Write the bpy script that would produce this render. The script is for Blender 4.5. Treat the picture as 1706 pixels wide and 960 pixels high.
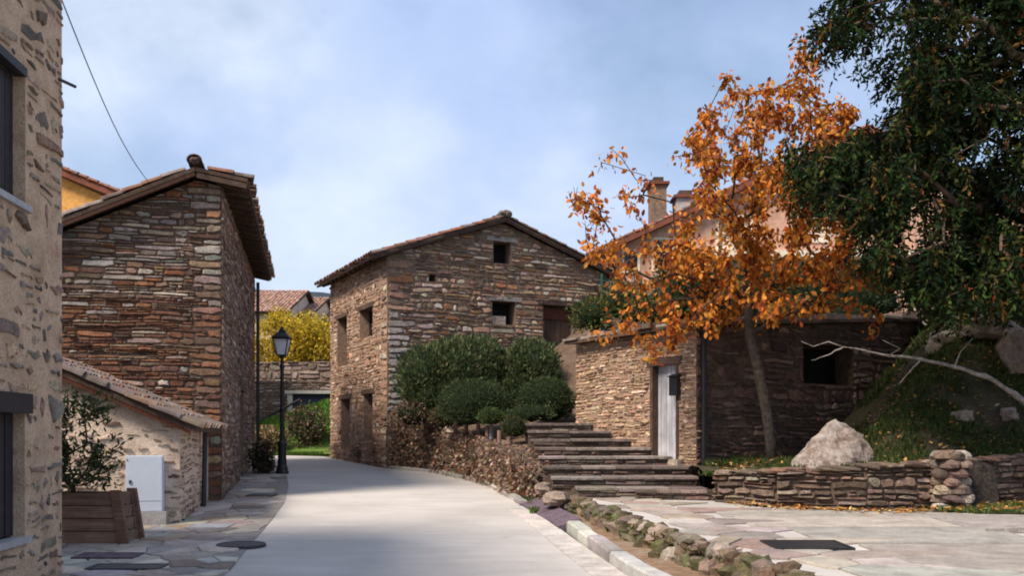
import bpy, math, random
from mathutils import Vector, Matrix, noise

# ------------------------------------------------------------------ scene, camera, light
for o in list(bpy.data.objects):
    bpy.data.objects.remove(o)
S = bpy.context.scene
COL = S.collection
R = random.Random(7)
rad = math.radians
F, HZ, CX, CAMZ = 1550.0, 724.0, 853.0, 1.5      # focal length and horizon row in photo pixels (1706 wide)

cd = bpy.data.cameras.new('camera')
cam = bpy.data.objects.new('camera', cd)
COL.objects.link(cam)
cam.location = (0, 0, CAMZ)
cam.rotation_euler = (rad(90), 0, 0)
cd.sensor_width = 36
cd.lens = 36 * F / 1706
cd.shift_y = (HZ - 480) / 1706
cd.clip_end = 5000
S.camera = cam

SUN_AZ = Vector((-0.74, -0.67, 0)).normalized()
SUN_EL = rad(50)
w = bpy.data.worlds.new('World')
S.world = w
w.use_nodes = True
nt = w.node_tree
nt.nodes.clear()
def N(nt, t, **k):
    n = nt.nodes.new(t)
    for a, b in k.items():
        setattr(n, a, b)
    return n
out = N(nt, 'ShaderNodeOutputWorld')
bg = N(nt, 'ShaderNodeBackground')
bg.inputs['Strength'].default_value = 0.10
sky = N(nt, 'ShaderNodeTexSky', sky_type='NISHITA')
sky.sun_disc = False
sky.sun_elevation = SUN_EL
sky.sun_rotation = math.atan2(SUN_AZ.x, SUN_AZ.y)
sky.air_density = 1.2
sky.dust_density = 1.0
tc = N(nt, 'ShaderNodeTexCoord')
sep = N(nt, 'ShaderNodeSeparateXYZ')
nt.links.new(tc.outputs['Generated'], sep.inputs[0])
def M(nt, op, a, b=None):
    n = N(nt, 'ShaderNodeMath', operation=op)
    for i, v in enumerate((a, b)):
        if v is None:
            continue
        if isinstance(v, (int, float)):
            n.inputs[i].default_value = v
        else:
            nt.links.new(v, n.inputs[i])
    return n.outputs[0]
zz = M(nt, 'ADD', M(nt, 'MAXIMUM', sep.outputs[2], 0.0), 0.55)
cmb = N(nt, 'ShaderNodeCombineXYZ')
nt.links.new(M(nt, 'DIVIDE', sep.outputs[0], zz), cmb.inputs[0])
nt.links.new(M(nt, 'DIVIDE', sep.outputs[1], zz), cmb.inputs[1])
def noise_n(nt, vec, scale, detail=4, rough=0.55, off=None):
    n = N(nt, 'ShaderNodeTexNoise')
    n.inputs['Scale'].default_value = scale
    n.inputs['Detail'].default_value = detail
    n.inputs['Roughness'].default_value = rough
    if vec is not None:
        if off is not None:
            mp = N(nt, 'ShaderNodeMapping')
            mp.inputs['Location'].default_value = off
            nt.links.new(vec, mp.inputs[0])
            vec = mp.outputs[0]
        nt.links.new(vec, n.inputs['Vector'])
    return n.outputs['Fac']
def ramp(nt, fac, stops):
    r = N(nt, 'ShaderNodeValToRGB')
    e = r.color_ramp.elements
    while len(e) < len(stops):
        e.new(0.5)
    for i, (p, c) in enumerate(stops):
        e[i].position = p
        e[i].color = (*c, 1) if len(c) == 3 else c
    nt.links.new(fac, r.inputs[0])
    return r.outputs[0]
def mixc(nt, f, a, b, mode='MIX'):
    m = N(nt, 'ShaderNodeMix', data_type='RGBA', blend_type=mode)
    for s, v in (('Factor', f), ('A', a), ('B', b)):
        i = [x for x in m.inputs if x.name == s and (x.type == 'RGBA' or s == 'Factor' and x.type == 'VALUE')][0]
        if isinstance(v, (int, float)):
            i.default_value = v
        elif isinstance(v, tuple):
            i.default_value = (*v, 1)
        else:
            nt.links.new(v, i)
    return [x for x in m.outputs if x.type == 'RGBA'][0]
CLOUD_OFF = (2.9, 4.1, 0)
cl = noise_n(nt, cmb.outputs[0], 1.35, 8, 0.56, CLOUD_OFF)
cover = ramp(nt, cl, [(0.34, (0.10,) * 3), (0.52, (0.97,) * 3)])
sh = noise_n(nt, cmb.outputs[0], 1.75, 7, 0.5, (5.7, 3.4, 0))
ccol = ramp(nt, sh, [(0.30, (2.6, 3.5, 5.9)), (0.48, (3.8, 4.7, 6.7)), (0.62, (5.5, 6.2, 7.5))])
nt.links.new(mixc(nt, cover, sky.outputs[0], ccol), bg.inputs['Color'])
nt.links.new(bg.outputs[0], out.inputs[0])

sl = bpy.data.lights.new('sun', 'SUN')
sl.energy = 4.3
sl.angle = rad(17)
sl.color = (1.0, 0.88, 0.74)
sun = bpy.data.objects.new('sun', sl)
COL.objects.link(sun)
d = -Vector((SUN_AZ.x * math.cos(SUN_EL), SUN_AZ.y * math.cos(SUN_EL), math.sin(SUN_EL)))
sun.rotation_euler = d.to_track_quat('-Z', 'Y').to_euler()
sun.location = (-20, -15, 25)

S.view_settings.view_transform = 'Standard'
S.view_settings.look = 'None'
S.view_settings.exposure = 0.6
S.view_settings.gamma = 1
S.view_settings.use_curve_mapping = False
S.render.engine = 'CYCLES'
S.cycles.filter_width = 1.9

# ------------------------------------------------------------------ coordinates
def P(px, py, Y):                       # a photo direction taken to depth Y
    return Vector(((px - CX) / F * Y, Y, CAMZ + (HZ - py) / F * Y))
def gz(Y):                              # road level, climbing gently
    return 0.035 * (Y - 10) if Y > 10 else 0.0
def GP(px, py):                         # a photo point that lies on the road plane
    Y = 1.85 / ((py - HZ) / F + 0.035)
    return Vector(((px - CX) / F * Y, Y, gz(Y)))
def tz(Y):                              # terrace level by the steps
    return 0.3 + 0.02 * (Y - 10)
def TP(px, py):
    Y = 1.4 / ((py - HZ) / F + 0.02)
    return Vector(((px - CX) / F * Y, Y, tz(Y)))
Z = Vector((0, 0, 1))
def lerp(a, b, t):
    return a + (b - a) * t
def polyat(pts, y):                     # piecewise linear x(y) over [(y, x)...]
    if y <= pts[0][0]:
        return pts[0][1]
    for (a, xa), (b, xb) in zip(pts, pts[1:]):
        if y <= b:
            return lerp(xa, xb, (y - a) / (b - a))
    return pts[-1][1]
def fbm(x, y, z=0.0, s=1.0, o=3):
    return noise.fractal(Vector((x * s, y * s, z * s)), 1.0, 2.0, o)

# ------------------------------------------------------------------ materials
MATS = {}
def mat(name):
    m = bpy.data.materials.new(name)
    m.use_nodes = True
    MATS[name] = m
    b = m.node_tree.nodes['Principled BSDF']
    b.inputs['Roughness'].default_value = 0.9
    b.inputs['Specular IOR Level'].default_value = 0.25
    return m, m.node_tree, b
def bump(nt, b, h, strength, dist):
    n = N(nt, 'ShaderNodeBump')
    n.inputs['Strength'].default_value = strength
    n.inputs['Distance'].default_value = dist
    nt.links.new(h, n.inputs['Height'])
    nt.links.new(n.outputs[0], b.inputs['Normal'])
def pos(nt):
    return N(nt, 'ShaderNodeNewGeometry').outputs['Position']
def attr(nt):
    return N(nt, 'ShaderNodeAttribute', attribute_name='Col').outputs['Color']
def m_stone(name='stone', lichen=0.35, scale=1.0):
    m, nt, b = mat(name)
    p = pos(nt)
    n1 = noise_n(nt, p, 9 * scale, 6, 0.7)
    n2 = noise_n(nt, p, 34 * scale, 5, 0.65)
    c = mixc(nt, 1.0, attr(nt), ramp(nt, n1, [(0.25, (0.42, 0.40, 0.40)), (0.5, (0.95, 0.95, 0.95)), (0.78, (1.5, 1.42, 1.34))]), 'MULTIPLY')
    c = mixc(nt, 1.0, c, ramp(nt, n2, [(0.3, (0.62,) * 3), (0.65, (1.25,) * 3)]), 'MULTIPLY')
    li = ramp(nt, noise_n(nt, p, 5.5 * scale, 6, 0.75, (4, 2, 8)), [(0.60, (0, 0, 0)), (0.70, (lichen,) * 3)])
    c = mixc(nt, li, c, (0.36, 0.34, 0.31))
    nt.links.new(c, b.inputs['Base Color'])
    h = M(nt, 'ADD', M(nt, 'MULTIPLY', n1, 0.7), M(nt, 'MULTIPLY', n2, 0.45))
    bump(nt, b, h, 0.9, 0.035)
m_stone()
def m_mottle(name, c1, c2, scale, bstr=0.5, bdist=0.02, rough=0.92, c3=None, spec=0.2, sp=1.0):
    m, nt, b = mat(name)
    p = pos(nt)
    n1 = noise_n(nt, p, scale, 6, 0.65)
    n2 = noise_n(nt, p, scale * 7, 4, 0.6)
    c = ramp(nt, n1, [(0.33, c1), (0.66, c2)])
    if c3:
        c = mixc(nt, ramp(nt, noise_n(nt, p, scale * 0.35, 5, 0.6, (7, 3, 1)), [(0.5, (0, 0, 0)), (0.68, (0.8,) * 3)]), c, c3)
    c = mixc(nt, 1.0, c, ramp(nt, n2, [(0.3, (1 - .25 * sp,) * 3), (0.7, (1 + .2 * sp,) * 3)]), 'MULTIPLY')
    nt.links.new(c, b.inputs['Base Color'])
    b.inputs['Roughness'].default_value = rough
    b.inputs['Specular IOR Level'].default_value = spec
    bump(nt, b, M(nt, 'ADD', n1, M(nt, 'MULTIPLY', n2, 0.6)), bstr, bdist)
m_mottle('mortar_pale', (0.46, 0.32, 0.215), (0.62, 0.455, 0.325), 5, 0.8, 0.03, c3=(0.38, 0.255, 0.17))
m_mottle('mortar_cream', (0.58, 0.45, 0.35), (0.74, 0.60, 0.485), 6, 0.8, 0.03, c3=(0.36, 0.26, 0.20))
m_mottle('mortar_dark', (0.07, 0.048, 0.036), (0.15, 0.105, 0.08), 8, 0.9, 0.03)
m_mottle('mortar_brown', (0.14, 0.095, 0.068), (0.26, 0.185, 0.135), 8, 0.9, 0.03)
m_mottle('mortar_sand', (0.24, 0.16, 0.11), (0.38, 0.265, 0.19), 8, 0.9, 0.03)
m_mottle('flag_joint', (0.20, 0.18, 0.16), (0.30, 0.275, 0.25), 6, 0.8, 0.02)
m_mottle('soil', (0.07, 0.048, 0.032), (0.15, 0.10, 0.07), 3, 0.9, 0.05)
m_mottle('leaf_litter', (0.16, 0.10, 0.06), (0.34, 0.22, 0.14), 9, 0.9, 0.04, c3=(0.30, 0.24, 0.18))
m_mottle('terrain', (0.07, 0.085, 0.035), (0.16, 0.14, 0.075), 0.5, 0.6, 0.1)
m_mottle('bank_ground', (0.025, 0.030, 0.012), (0.07, 0.058, 0.032), 2.2, 0.9, 0.08, c3=(0.09, 0.065, 0.045))  # darkened so the right bank's shade sits in the colour
m_mottle('grass_ground', (0.06, 0.12, 0.02), (0.13, 0.20, 0.04), 2.0, 0.8, 0.05)
m_mottle('blue_haze_forest', (0.020, 0.033, 0.045), (0.045, 0.062, 0.075), 0.05, 1.0, 3.0)  # forest colour tinted blue in place of distance haze
m_mottle('ochre_render', (0.62, 0.31, 0.085), (0.70, 0.36, 0.105), 1.2, 0.2, 0.01, c3=(0.55, 0.28, 0.09))
m_mottle('pink_render', (0.44, 0.245, 0.17), (0.54, 0.32, 0.235), 0.9, 0.2, 0.01, c3=(0.50, 0.34, 0.265))
m_mottle('cream_paint', (0.62, 0.54, 0.42), (0.72, 0.65, 0.53), 3, 0.2, 0.01)
m_mottle('black_paint', (0.010, 0.010, 0.013), (0.022, 0.021, 0.026), 14, 0.2, 0.004, 0.55, spec=0.4)
m_mottle('black_iron', (0.008, 0.009, 0.011), (0.020, 0.021, 0.024), 20, 0.3, 0.003, 0.42, spec=0.5)
m_mottle('cast_iron', (0.030, 0.028, 0.032), (0.070, 0.064, 0.068), 16, 0.5, 0.006, 0.6, spec=0.4)
m_mottle('grey_paint', (0.56, 0.62, 0.71), (0.61, 0.67, 0.76), 2, 0.05, 0.002, 0.5, spec=0.4, sp=.12)
m_mottle('zinc', (0.28, 0.28, 0.30), (0.42, 0.42, 0.44), 8, 0.2, 0.004, 0.5, spec=0.5)
m_mottle('concrete_grey', (0.34, 0.32, 0.31), (0.46, 0.44, 0.42), 4, 0.5, 0.012)
m_mottle('navy_dark_interior', (0.010, 0.013, 0.030), (0.022, 0.028, 0.055), 6, 0.2, 0.004, 0.5)  # stands for the dark interior of the far recess, painted flat
m_mottle('bark', (0.022, 0.017, 0.014), (0.085, 0.066, 0.055), 14, 1.0, 0.02)
m_mottle('pale_bark', (0.11, 0.09, 0.08), (0.34, 0.30, 0.275), 14, 0.9, 0.015)
m_mottle('dark_bark', (0.06, 0.04, 0.03), (0.20, 0.13, 0.09), 9, 1.0, 0.02)
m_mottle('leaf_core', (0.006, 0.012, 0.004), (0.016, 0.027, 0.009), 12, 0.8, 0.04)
m_mottle('purple_slate', (0.075, 0.052, 0.068), (0.15, 0.11, 0.135), 10, 0.6, 0.015)
m_mottle('boulder_rock', (0.15, 0.10, 0.075), (0.44, 0.375, 0.33), 8, 1.0, 0.06, c3=(0.50, 0.455, 0.42))
m_mottle('void', (0.006, 0.005, 0.005), (0.012, 0.010, 0.009), 5, 0.1, 0.01)  # near-black, painted as the unlit depth behind openings
m_mottle('wire', (0.03, 0.03, 0.035), (0.05, 0.05, 0.055), 5, 0.1, 0.002, 0.6)

def m_wood(name, c1, c2, axis, sc=1.0, rough=0.85):
    m, nt, b = mat(name)
    mp = N(nt, 'ShaderNodeMapping')
    nt.links.new(pos(nt), mp.inputs[0])
    mp.inputs['Scale'].default_value = tuple((1.2 if i == axis else 26) * sc for i in range(3))
    n1 = noise_n(nt, mp.outputs[0], 1.0, 6, 0.7)
    n2 = noise_n(nt, pos(nt), 3.0, 4)
    c = mixc(nt, 1.0, mixc(nt, 1.0, attr(nt), ramp(nt, n1, [(0.3, c1), (0.68, c2)]), 'MULTIPLY'),
             ramp(nt, n2, [(0.3, (0.7,) * 3), (0.7, (1.2,) * 3)]), 'MULTIPLY')
    nt.links.new(c, b.inputs['Base Color'])
    b.inputs['Roughness'].default_value = rough
    bump(nt, b, n1, 0.5, 0.01)
m_wood('plank_wood', (0.11, 0.066, 0.046), (0.30, 0.20, 0.15), 0)
m_wood('dark_wood', (0.035, 0.022, 0.016), (0.12, 0.075, 0.055), 1)
m_wood('red_wood', (0.11, 0.035, 0.022), (0.25, 0.09, 0.055), 1)
m_wood('door_wood', (0.26, 0.25, 0.27), (0.62, 0.62, 0.66), 2)
m_wood('post_wood', (0.13, 0.075, 0.065), (0.31, 0.19, 0.16), 2)

def m_leaf(name, trans=0.35, rough=0.6, spec=0.2):
    m, nt, b = mat(name)
    b.inputs['Specular IOR Level'].default_value = spec
    a = attr(nt)
    n = noise_n(nt, pos(nt), 20, 3)
    c = mixc(nt, 1.0, a, ramp(nt, n, [(0.3, (0.7,) * 3), (0.7, (1.25,) * 3)]), 'MULTIPLY')
    nt.links.new(c, b.inputs['Base Color'])
    b.inputs['Roughness'].default_value = rough
    t = N(nt, 'ShaderNodeBsdfTranslucent')
    nt.links.new(c, t.inputs['Color'])
    mx = N(nt, 'ShaderNodeMixShader')
    mx.inputs[0].default_value = trans
    nt.links.new(b.outputs[0], mx.inputs[1])
    nt.links.new(t.outputs[0], mx.inputs[2])
    o = [x for x in nt.nodes if x.type == 'OUTPUT_MATERIAL'][0]
    nt.links.new(mx.outputs[0], o.inputs['Surface'])
m_leaf('leaf')
m_leaf('dry_leaf', 0.2, 0.8, 0.1)
m_leaf('conifer_leaf', 0.15, 0.85, 0.05)
m_leaf('tile', 0.0, 0.9)

m, nt, b = mat('tile_clay')
p = pos(nt)
n1 = noise_n(nt, p, 7, 6, 0.7)
c = mixc(nt, 1.0, attr(nt), ramp(nt, n1, [(0.3, (0.5,) * 3), (0.7, (1.3,) * 3)]), 'MULTIPLY')
c = mixc(nt, ramp(nt, noise_n(nt, p, 4, 6, 0.7, (3, 1, 5)), [(0.5, (0, 0, 0)), (0.66, (0.75,) * 3)]), c, (0.17, 0.155, 0.14))
nt.links.new(c, b.inputs['Base Color'])
bump(nt, b, n1, 0.6, 0.015)

m, nt, b = mat('road_concrete')              # pale brushed concrete with broad stains and tyre-worn streaks
p = pos(nt)
mp = N(nt, 'ShaderNodeMapping')
nt.links.new(p, mp.inputs[0])
mp.inputs['Scale'].default_value = (0.5, 2.6, 1)
n1 = noise_n(nt, p, 0.55, 5, 0.6)
n2 = noise_n(nt, mp.outputs[0], 1.5, 6, 0.65)
n3 = noise_n(nt, p, 55, 5, 0.7)
c = ramp(nt, n1, [(0.30, (0.38, 0.352, 0.325)), (0.68, (0.49, 0.458, 0.425))])
c = mixc(nt, 1.0, c, ramp(nt, n2, [(0.3, (0.88, 0.88, 0.89)), (0.68, (1.05,) * 3)]), 'MULTIPLY')
c = mixc(nt, 1.0, c, ramp(nt, n3, [(0.3, (0.86,) * 3), (0.7, (1.1,) * 3)]), 'MULTIPLY')
st = ramp(nt, noise_n(nt, p, 2.3, 5, 0.7, (9, 4, 0)), [(0.62, (0, 0, 0)), (0.72, (0.45,) * 3)])
c = mixc(nt, st, c, (0.26, 0.24, 0.235))
nt.links.new(c, b.inputs['Base Color'])
b.inputs['Roughness'].default_value = 0.8
bump(nt, b, M(nt, 'ADD', M(nt, 'MULTIPLY', n2, 0.5), n3), 0.35, 0.006)

m, nt, b = mat('lantern_glass')
b.inputs['Base Color'].default_value = (0.75, 0.76, 0.78, 1)
b.inputs['Roughness'].default_value = 0.35
b.inputs['Transmission Weight'].default_value = 0.35
m, nt, b = mat('window_glass')
b.inputs['Base Color'].default_value = (0.012, 0.013, 0.016, 1)
b.inputs['Roughness'].default_value = 0.12
b.inputs['Specular IOR Level'].default_value = 0.5

# ------------------------------------------------------------------ object helpers
W = {}                                   # world origin of every object (only translations above leaf level)
def reg(o, origin, parent):
    W[o.name] = Vector(origin)
    if parent is not None:
        o.parent = parent
        o.location = Vector(origin) - W[parent.name]
    else:
        o.location = origin
    return o
def tag(o, label=None, cat=None, group=None, kind=None):
    if label:
        o['label'] = label
    if cat:
        o['category'] = cat
    if group:
        o['group'] = group
    if kind:
        o['kind'] = kind
    return o
def thing(name, loc, label, cat, group=None):
    o = bpy.data.objects.new(name, None)
    COL.objects.link(o)
    o.empty_display_size = 0.2
    reg(o, loc, None)
    return tag(o, label, cat, group)
WHITE = (1, 1, 1)
class MB:
    def __init__(s):
        s.v, s.f, s.c = [], [], []
    def add(s, vs, fs, col=WHITE):
        k = len(s.v)
        s.v.extend(vs)
        s.f.extend([tuple(i + k for i in f) for f in fs])
        s.c.extend([col] * len(vs))
        return s
    def box(s, a, b, col=WHITE, jit=0.0):
        x0, y0, z0 = a
        x1, y1, z1 = b
        vs = [Vector((x, y, z)) for z in (z0, z1) for x, y in ((x0, y0), (x1, y0), (x1, y1), (x0, y1))]
        if jit:
            vs = [v + Vector((R.uniform(-jit, jit), R.uniform(-jit, jit), R.uniform(-jit, jit))) for v in vs]
        return s.add(vs, [(0, 3, 2, 1), (4, 5, 6, 7), (0, 1, 5, 4), (1, 2, 6, 5), (2, 3, 7, 6), (3, 0, 4, 7)], col)
    def hexa(s, q, col=WHITE):            # eight corners: bottom ring then top ring
        return s.add([Vector(p) for p in q], [(0, 3, 2, 1), (4, 5, 6, 7), (0, 1, 5, 4), (1, 2, 6, 5), (2, 3, 7, 6), (3, 0, 4, 7)], col)
    def bar(s, a, b, w, h, col=WHITE, up=Z):   # a beam from a to b, w wide and h tall
        a, b = Vector(a), Vector(b)
        d = (b - a).normalized()
        x = d.cross(up).normalized()
        y = x.cross(d).normalized()
        q = []
        for e in (a, b):
            q += [e + x * w / 2 - y * h / 2, e - x * w / 2 - y * h / 2, e - x * w / 2 + y * h / 2, e + x * w / 2 + y * h / 2]
        return s.add(q, [(0, 1, 2, 3), (7, 6, 5, 4), (0, 4, 5, 1), (1, 5, 6, 2), (2, 6, 7, 3), (3, 7, 4, 0)], col)
    def tube(s, pts, rs, n=8, col=WHITE, cap=True):
        pts = [Vector(p) for p in pts]
        k0 = len(s.v)
        ref = None
        for i, p in enumerate(pts):
            d = (pts[min(i + 1, len(pts) - 1)] - pts[max(i - 1, 0)]).normalized()
            if ref is None:
                ref = d.orthogonal().normalized()
            x = (ref - d * ref.dot(d)).normalized()
            ref = x
            y = d.cross(x)
            for j in range(n):
                a = 2 * math.pi * j / n
                s.v.append(p + (x * math.cos(a) + y * math.sin(a)) * rs[i])
                s.c.append(col)
        for i in range(len(pts) - 1):
            for j in range(n):
                a = k0 + i * n + j
                b = k0 + i * n + (j + 1) % n
                s.f.append((a, b, b + n, a + n))
        if cap:
            s.f.append(tuple(k0 + j for j in reversed(range(n))))
            s.f.append(tuple(k0 + (len(pts) - 1) * n + j for j in range(n)))
        return s
    def lathe(s, c, prof, n=12, col=WHITE):
        c = Vector(c)
        return s.tube([c + Z * z for z, r in prof], [max(r, 1e-4) for z, r in prof], n, col)
    def build(s, name, mt, parent=None, origin=None, smooth=False):
        if origin is None:
            n = len(s.v)
            cx = sum((v.x for v in s.v)) / n
            cy = sum((v.y for v in s.v)) / n
            zz = min(v.z for v in s.v)
            origin = Vector((cx, cy, zz))
        me = bpy.data.meshes.new(name)
        me.from_pydata([tuple(v - origin) for v in s.v], [], s.f)
        a = me.color_attributes.new('Col', 'FLOAT_COLOR', 'POINT')
        flat = []
        for c in s.c:
            flat += [c[0], c[1], c[2], 1.0]
        a.data.foreach_set('color', flat)
        if smooth:
            me.polygons.foreach_set('use_smooth', [True] * len(me.polygons))
        me.materials.append(MATS[mt])
        o = bpy.data.objects.new(name, me)
        COL.objects.link(o)
        return reg(o, origin, parent)
def copy_to(o, mtx, parent):             # another object on the same mesh, placed by a world matrix
    c = o.copy()
    COL.objects.link(c)
    c.parent = parent
    c.matrix_local = Matrix.Translation(-W[parent.name]) @ mtx
    return c
def pick(pal, j=0.12):
    tot = sum(w for w, c in pal)
    t = R.uniform(0, tot)
    for w_, c in pal:
        t -= w_
        if t <= 0:
            break
    k = 1 + R.uniform(-j, j) * 1.6
    return tuple(max(0.01, x * k * (1 + R.uniform(-j, j) * 0.4)) for x in c)

# ------------------------------------------------------------------ masonry
class Face:                               # a wall plane: u along U, v up, n out of the wall
    def __init__(s, O, U):
        s.O = Vector(O)
        s.U = Vector(U).normalized()
        s.N = s.U.cross(Z).normalized()
    def w(s, u, v, n=0.0):
        return s.O + s.U * u + Z * v + s.N * n
def clip_poly(poly, outline):             # convex outline, counter-clockwise
    res = poly
    for i in range(len(outline)):
        ax, ay = outline[i]
        bx, by = outline[(i + 1) % len(outline)]
        ex, ey = bx - ax, by - ay
        new = []
        for k in range(len(res)):
            p, q = res[k], res[(k + 1) % len(res)]
            sp = ex * (p[1] - ay) - ey * (p[0] - ax)
            sq = ex * (q[1] - ay) - ey * (q[0] - ax)
            if sp >= 0:
                new.append(p)
            if (sp >= 0) != (sq >= 0):
                t = sp / (sp - sq)
                new.append((p[0] + (q[0] - p[0]) * t, p[1] + (q[1] - p[1]) * t))
        res = new
        if len(res) < 3:
            return []
    return res
def area(poly):
    return 0.5 * abs(sum(poly[i][0] * poly[(i + 1) % len(poly)][1] - poly[(i + 1) % len(poly)][0] * poly[i][1] for i in range(len(poly))))
def cut(rect, hole):
    x0, y0, x1, y1 = rect
    a, b, c, d_ = hole
    if x1 <= a or x0 >= c or y1 <= b or y0 >= d_:
        return [rect]
    o = []
    if x0 < a:
        o.append((x0, y0, a, y1))
    if x1 > c:
        o.append((c, y0, x1, y1))
    m0, m1 = max(x0, a), min(x1, c)
    if y0 < b:
        o.append((m0, y0, m1, b))
    if y1 > d_:
        o.append((m0, d_, m1, y1))
    return o
def rubble(outline, holes, sw, sh, gap=0.012, wav=0.06, jit=0.16, fill=1.0, quoin=None):
    us = [p[0] for p in outline]
    vs = [p[1] for p in outline]
    u0, u1, v0, v1 = min(us), max(us), min(vs), max(vs)
    seed = R.uniform(0, 100)
    rects = []
    v = v0 - sh * R.random()
    while v < v1:
        h = sh * math.exp(R.gauss(0, 0.34))
        u = u0 - sw * R.random()
        while u < u1:
            wd = sw * math.exp(R.gauss(0, 0.45))
            r = R.random()
            if r < 0.24 and h > sh * 0.8:
                k = R.uniform(0.35, 0.65)
                rects.append((u, v, u + wd, v + h * k))
                rects.append((u, v + h * k, u + wd, v + h))
            elif r < 0.34:
                k = R.uniform(0.35, 0.65)
                rects.append((u, v, u + wd * k, v + h * 0.5))
                rects.append((u + wd * k, v, u + wd, v + h * 0.5))
                rects.append((u, v + h * 0.5, u + wd, v + h))
            else:
                rects.append((u, v, u + wd, v + h))
            u += wd
        v += h
    if quoin:                              # big pale corner stones at u = quoin[0]
        qu, side, qw, qh = quoin
        q = []
        v = v0
        k = 0
        while v < v1:
            h = qh * R.uniform(0.7, 1.3)
            wd = qw * (R.uniform(0.9, 1.25) if k % 2 else R.uniform(0.5, 0.75))
            a = (qu, v, qu + wd, v + h) if side > 0 else (qu - wd, v, qu, v + h)
            nr = []
            for r_ in rects:
                nr += cut(r_, a)
            rects = nr
            q.append(a)
            v += h
            k += 1
        rects += q
    for hl in holes:
        nr = []
        for r_ in rects:
            nr += cut(r_, hl)
        rects = nr
    polys = []
    for (a, b, c, d_) in rects:
        if fill < 1 and R.random() > fill:
            continue
        if c - a < 0.03 + gap or d_ - b < 0.02 + gap:
            continue
        wd, ht = c - a, d_ - b
        j = min(wd, ht)
        g = gap * R.uniform(0.5, 1.6)
        pts = []
        for (fx, fy) in ((0, 0), (0.35, 0), (0.7, 0), (1, 0), (1, 0.55), (1, 1), (0.65, 1), (0.3, 1), (0, 1), (0, 0.45)):
            x = a + g + (wd - 2 * g) * fx
            y = b + g + (ht - 2 * g) * fy
            corner = fx in (0, 1) and fy in (0, 1)
            ix = R.uniform(0, jit) * j * (1.6 if corner else 0.7)
            iy = R.uniform(0, jit) * j * (1.5 if corner else 1.0)
            x += ix * (1 if fx < 0.5 else -1)
            y += iy * (1 if fy < 0.5 else -1)
            pts.append((x, y))
        near = [hl for hl in holes if a - .1 < hl[2] and c + .1 > hl[0] and b - .1 < hl[3] and d_ + .1 > hl[1]]
        if not near:
            pts = [(x + wav * 0.4 * fbm(x, y, seed + 9, 0.9), y + wav * fbm(x, y, seed, 0.8)) for x, y in pts]
        pts = clip_poly(pts, outline)
        if len(pts) >= 3 and area(pts) > 0.0006:
            polys.append(pts)
    return polys
def stone_geo(mb, face, poly, depth, col):
    n = len(poly)
    cx = sum(p[0] for p in poly) / n
    cy = sum(p[1] for p in poly) / n
    t1, t2 = R.uniform(-.25, .25), R.uniform(-.3, .3)
    mx = max(max(abs(p[0] - cx), abs(p[1] - cy)) for p in poly)
    vs = [face.w(x, y, -0.02) for x, y in poly]
    vs += [face.w(x, y, depth * R.uniform(.45, .7)) for x, y in poly]
    for x, y in poly:
        k = min(0.22, 0.010 / max(0.02, min(abs(x - cx) + abs(y - cy), 1))) + R.uniform(0.04, .1)
        xx, yy = x + (cx - x) * k, y + (cy - y) * k
        vs.append(face.w(xx, yy, depth * (1 + t1 * (xx - cx) / mx + t2 * (yy - cy) / mx + R.uniform(-.1, .1))))
    fs = []
    for i in range(n):
        j = (i + 1) % n
        fs.append((i, j, n + j, n + i))
        fs.append((n + i, n + j, 2 * n + j, 2 * n + i))
    fs.append(tuple(2 * n + i for i in range(n)))
    mb.add(vs, fs, col)
def px_area(face, poly, view=None):
    a = area(poly)
    n = len(poly)
    c = face.w(sum(p[0] for p in poly) / n, sum(p[1] for p in poly) / n)
    d_ = Vector((0, 0, CAMZ)) - c
    f_ = face.N.dot(d_.normalized())
    x = CX + c.x / c.y * F
    y = HZ - (c.z - CAMZ) / c.y * F
    if f_ <= 0 or not (-30 < x < 1736 and -30 < y < 990):
        return 0
    return a * f_ * (F / c.y) ** 2
def lay_stones(jobs, name='stone', limit=290, minpx=60):
    """jobs: (face, polygons, depth, palette, wall object); largest in the picture singly, the rest joined"""
    allp = []
    for ji, (face, polys, depth, pal, wall) in enumerate(jobs):
        for p in polys:
            allp.append((px_area(face, p), ji, p))
    allp.sort(key=lambda t: -t[0])
    rest = {}
    for i, (pa, ji, p) in enumerate(allp):
        face, _, depth, pal, wall = jobs[ji]
        dd = depth * math.exp(R.gauss(0, 0.35))
        c = pal(p) if callable(pal) else pick(pal, .24)
        if i < limit and pa > minpx:
            mb = MB()
            stone_geo(mb, face, p, dd, c)
            mb.build(name, 'stone', wall)
        else:
            stone_geo(rest.setdefault(ji, MB()), face, p, dd, c)
    for ji, mb in rest.items():
        tag(mb.build('small_stones', 'stone', jobs[ji][4]), kind='stuff')
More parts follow.
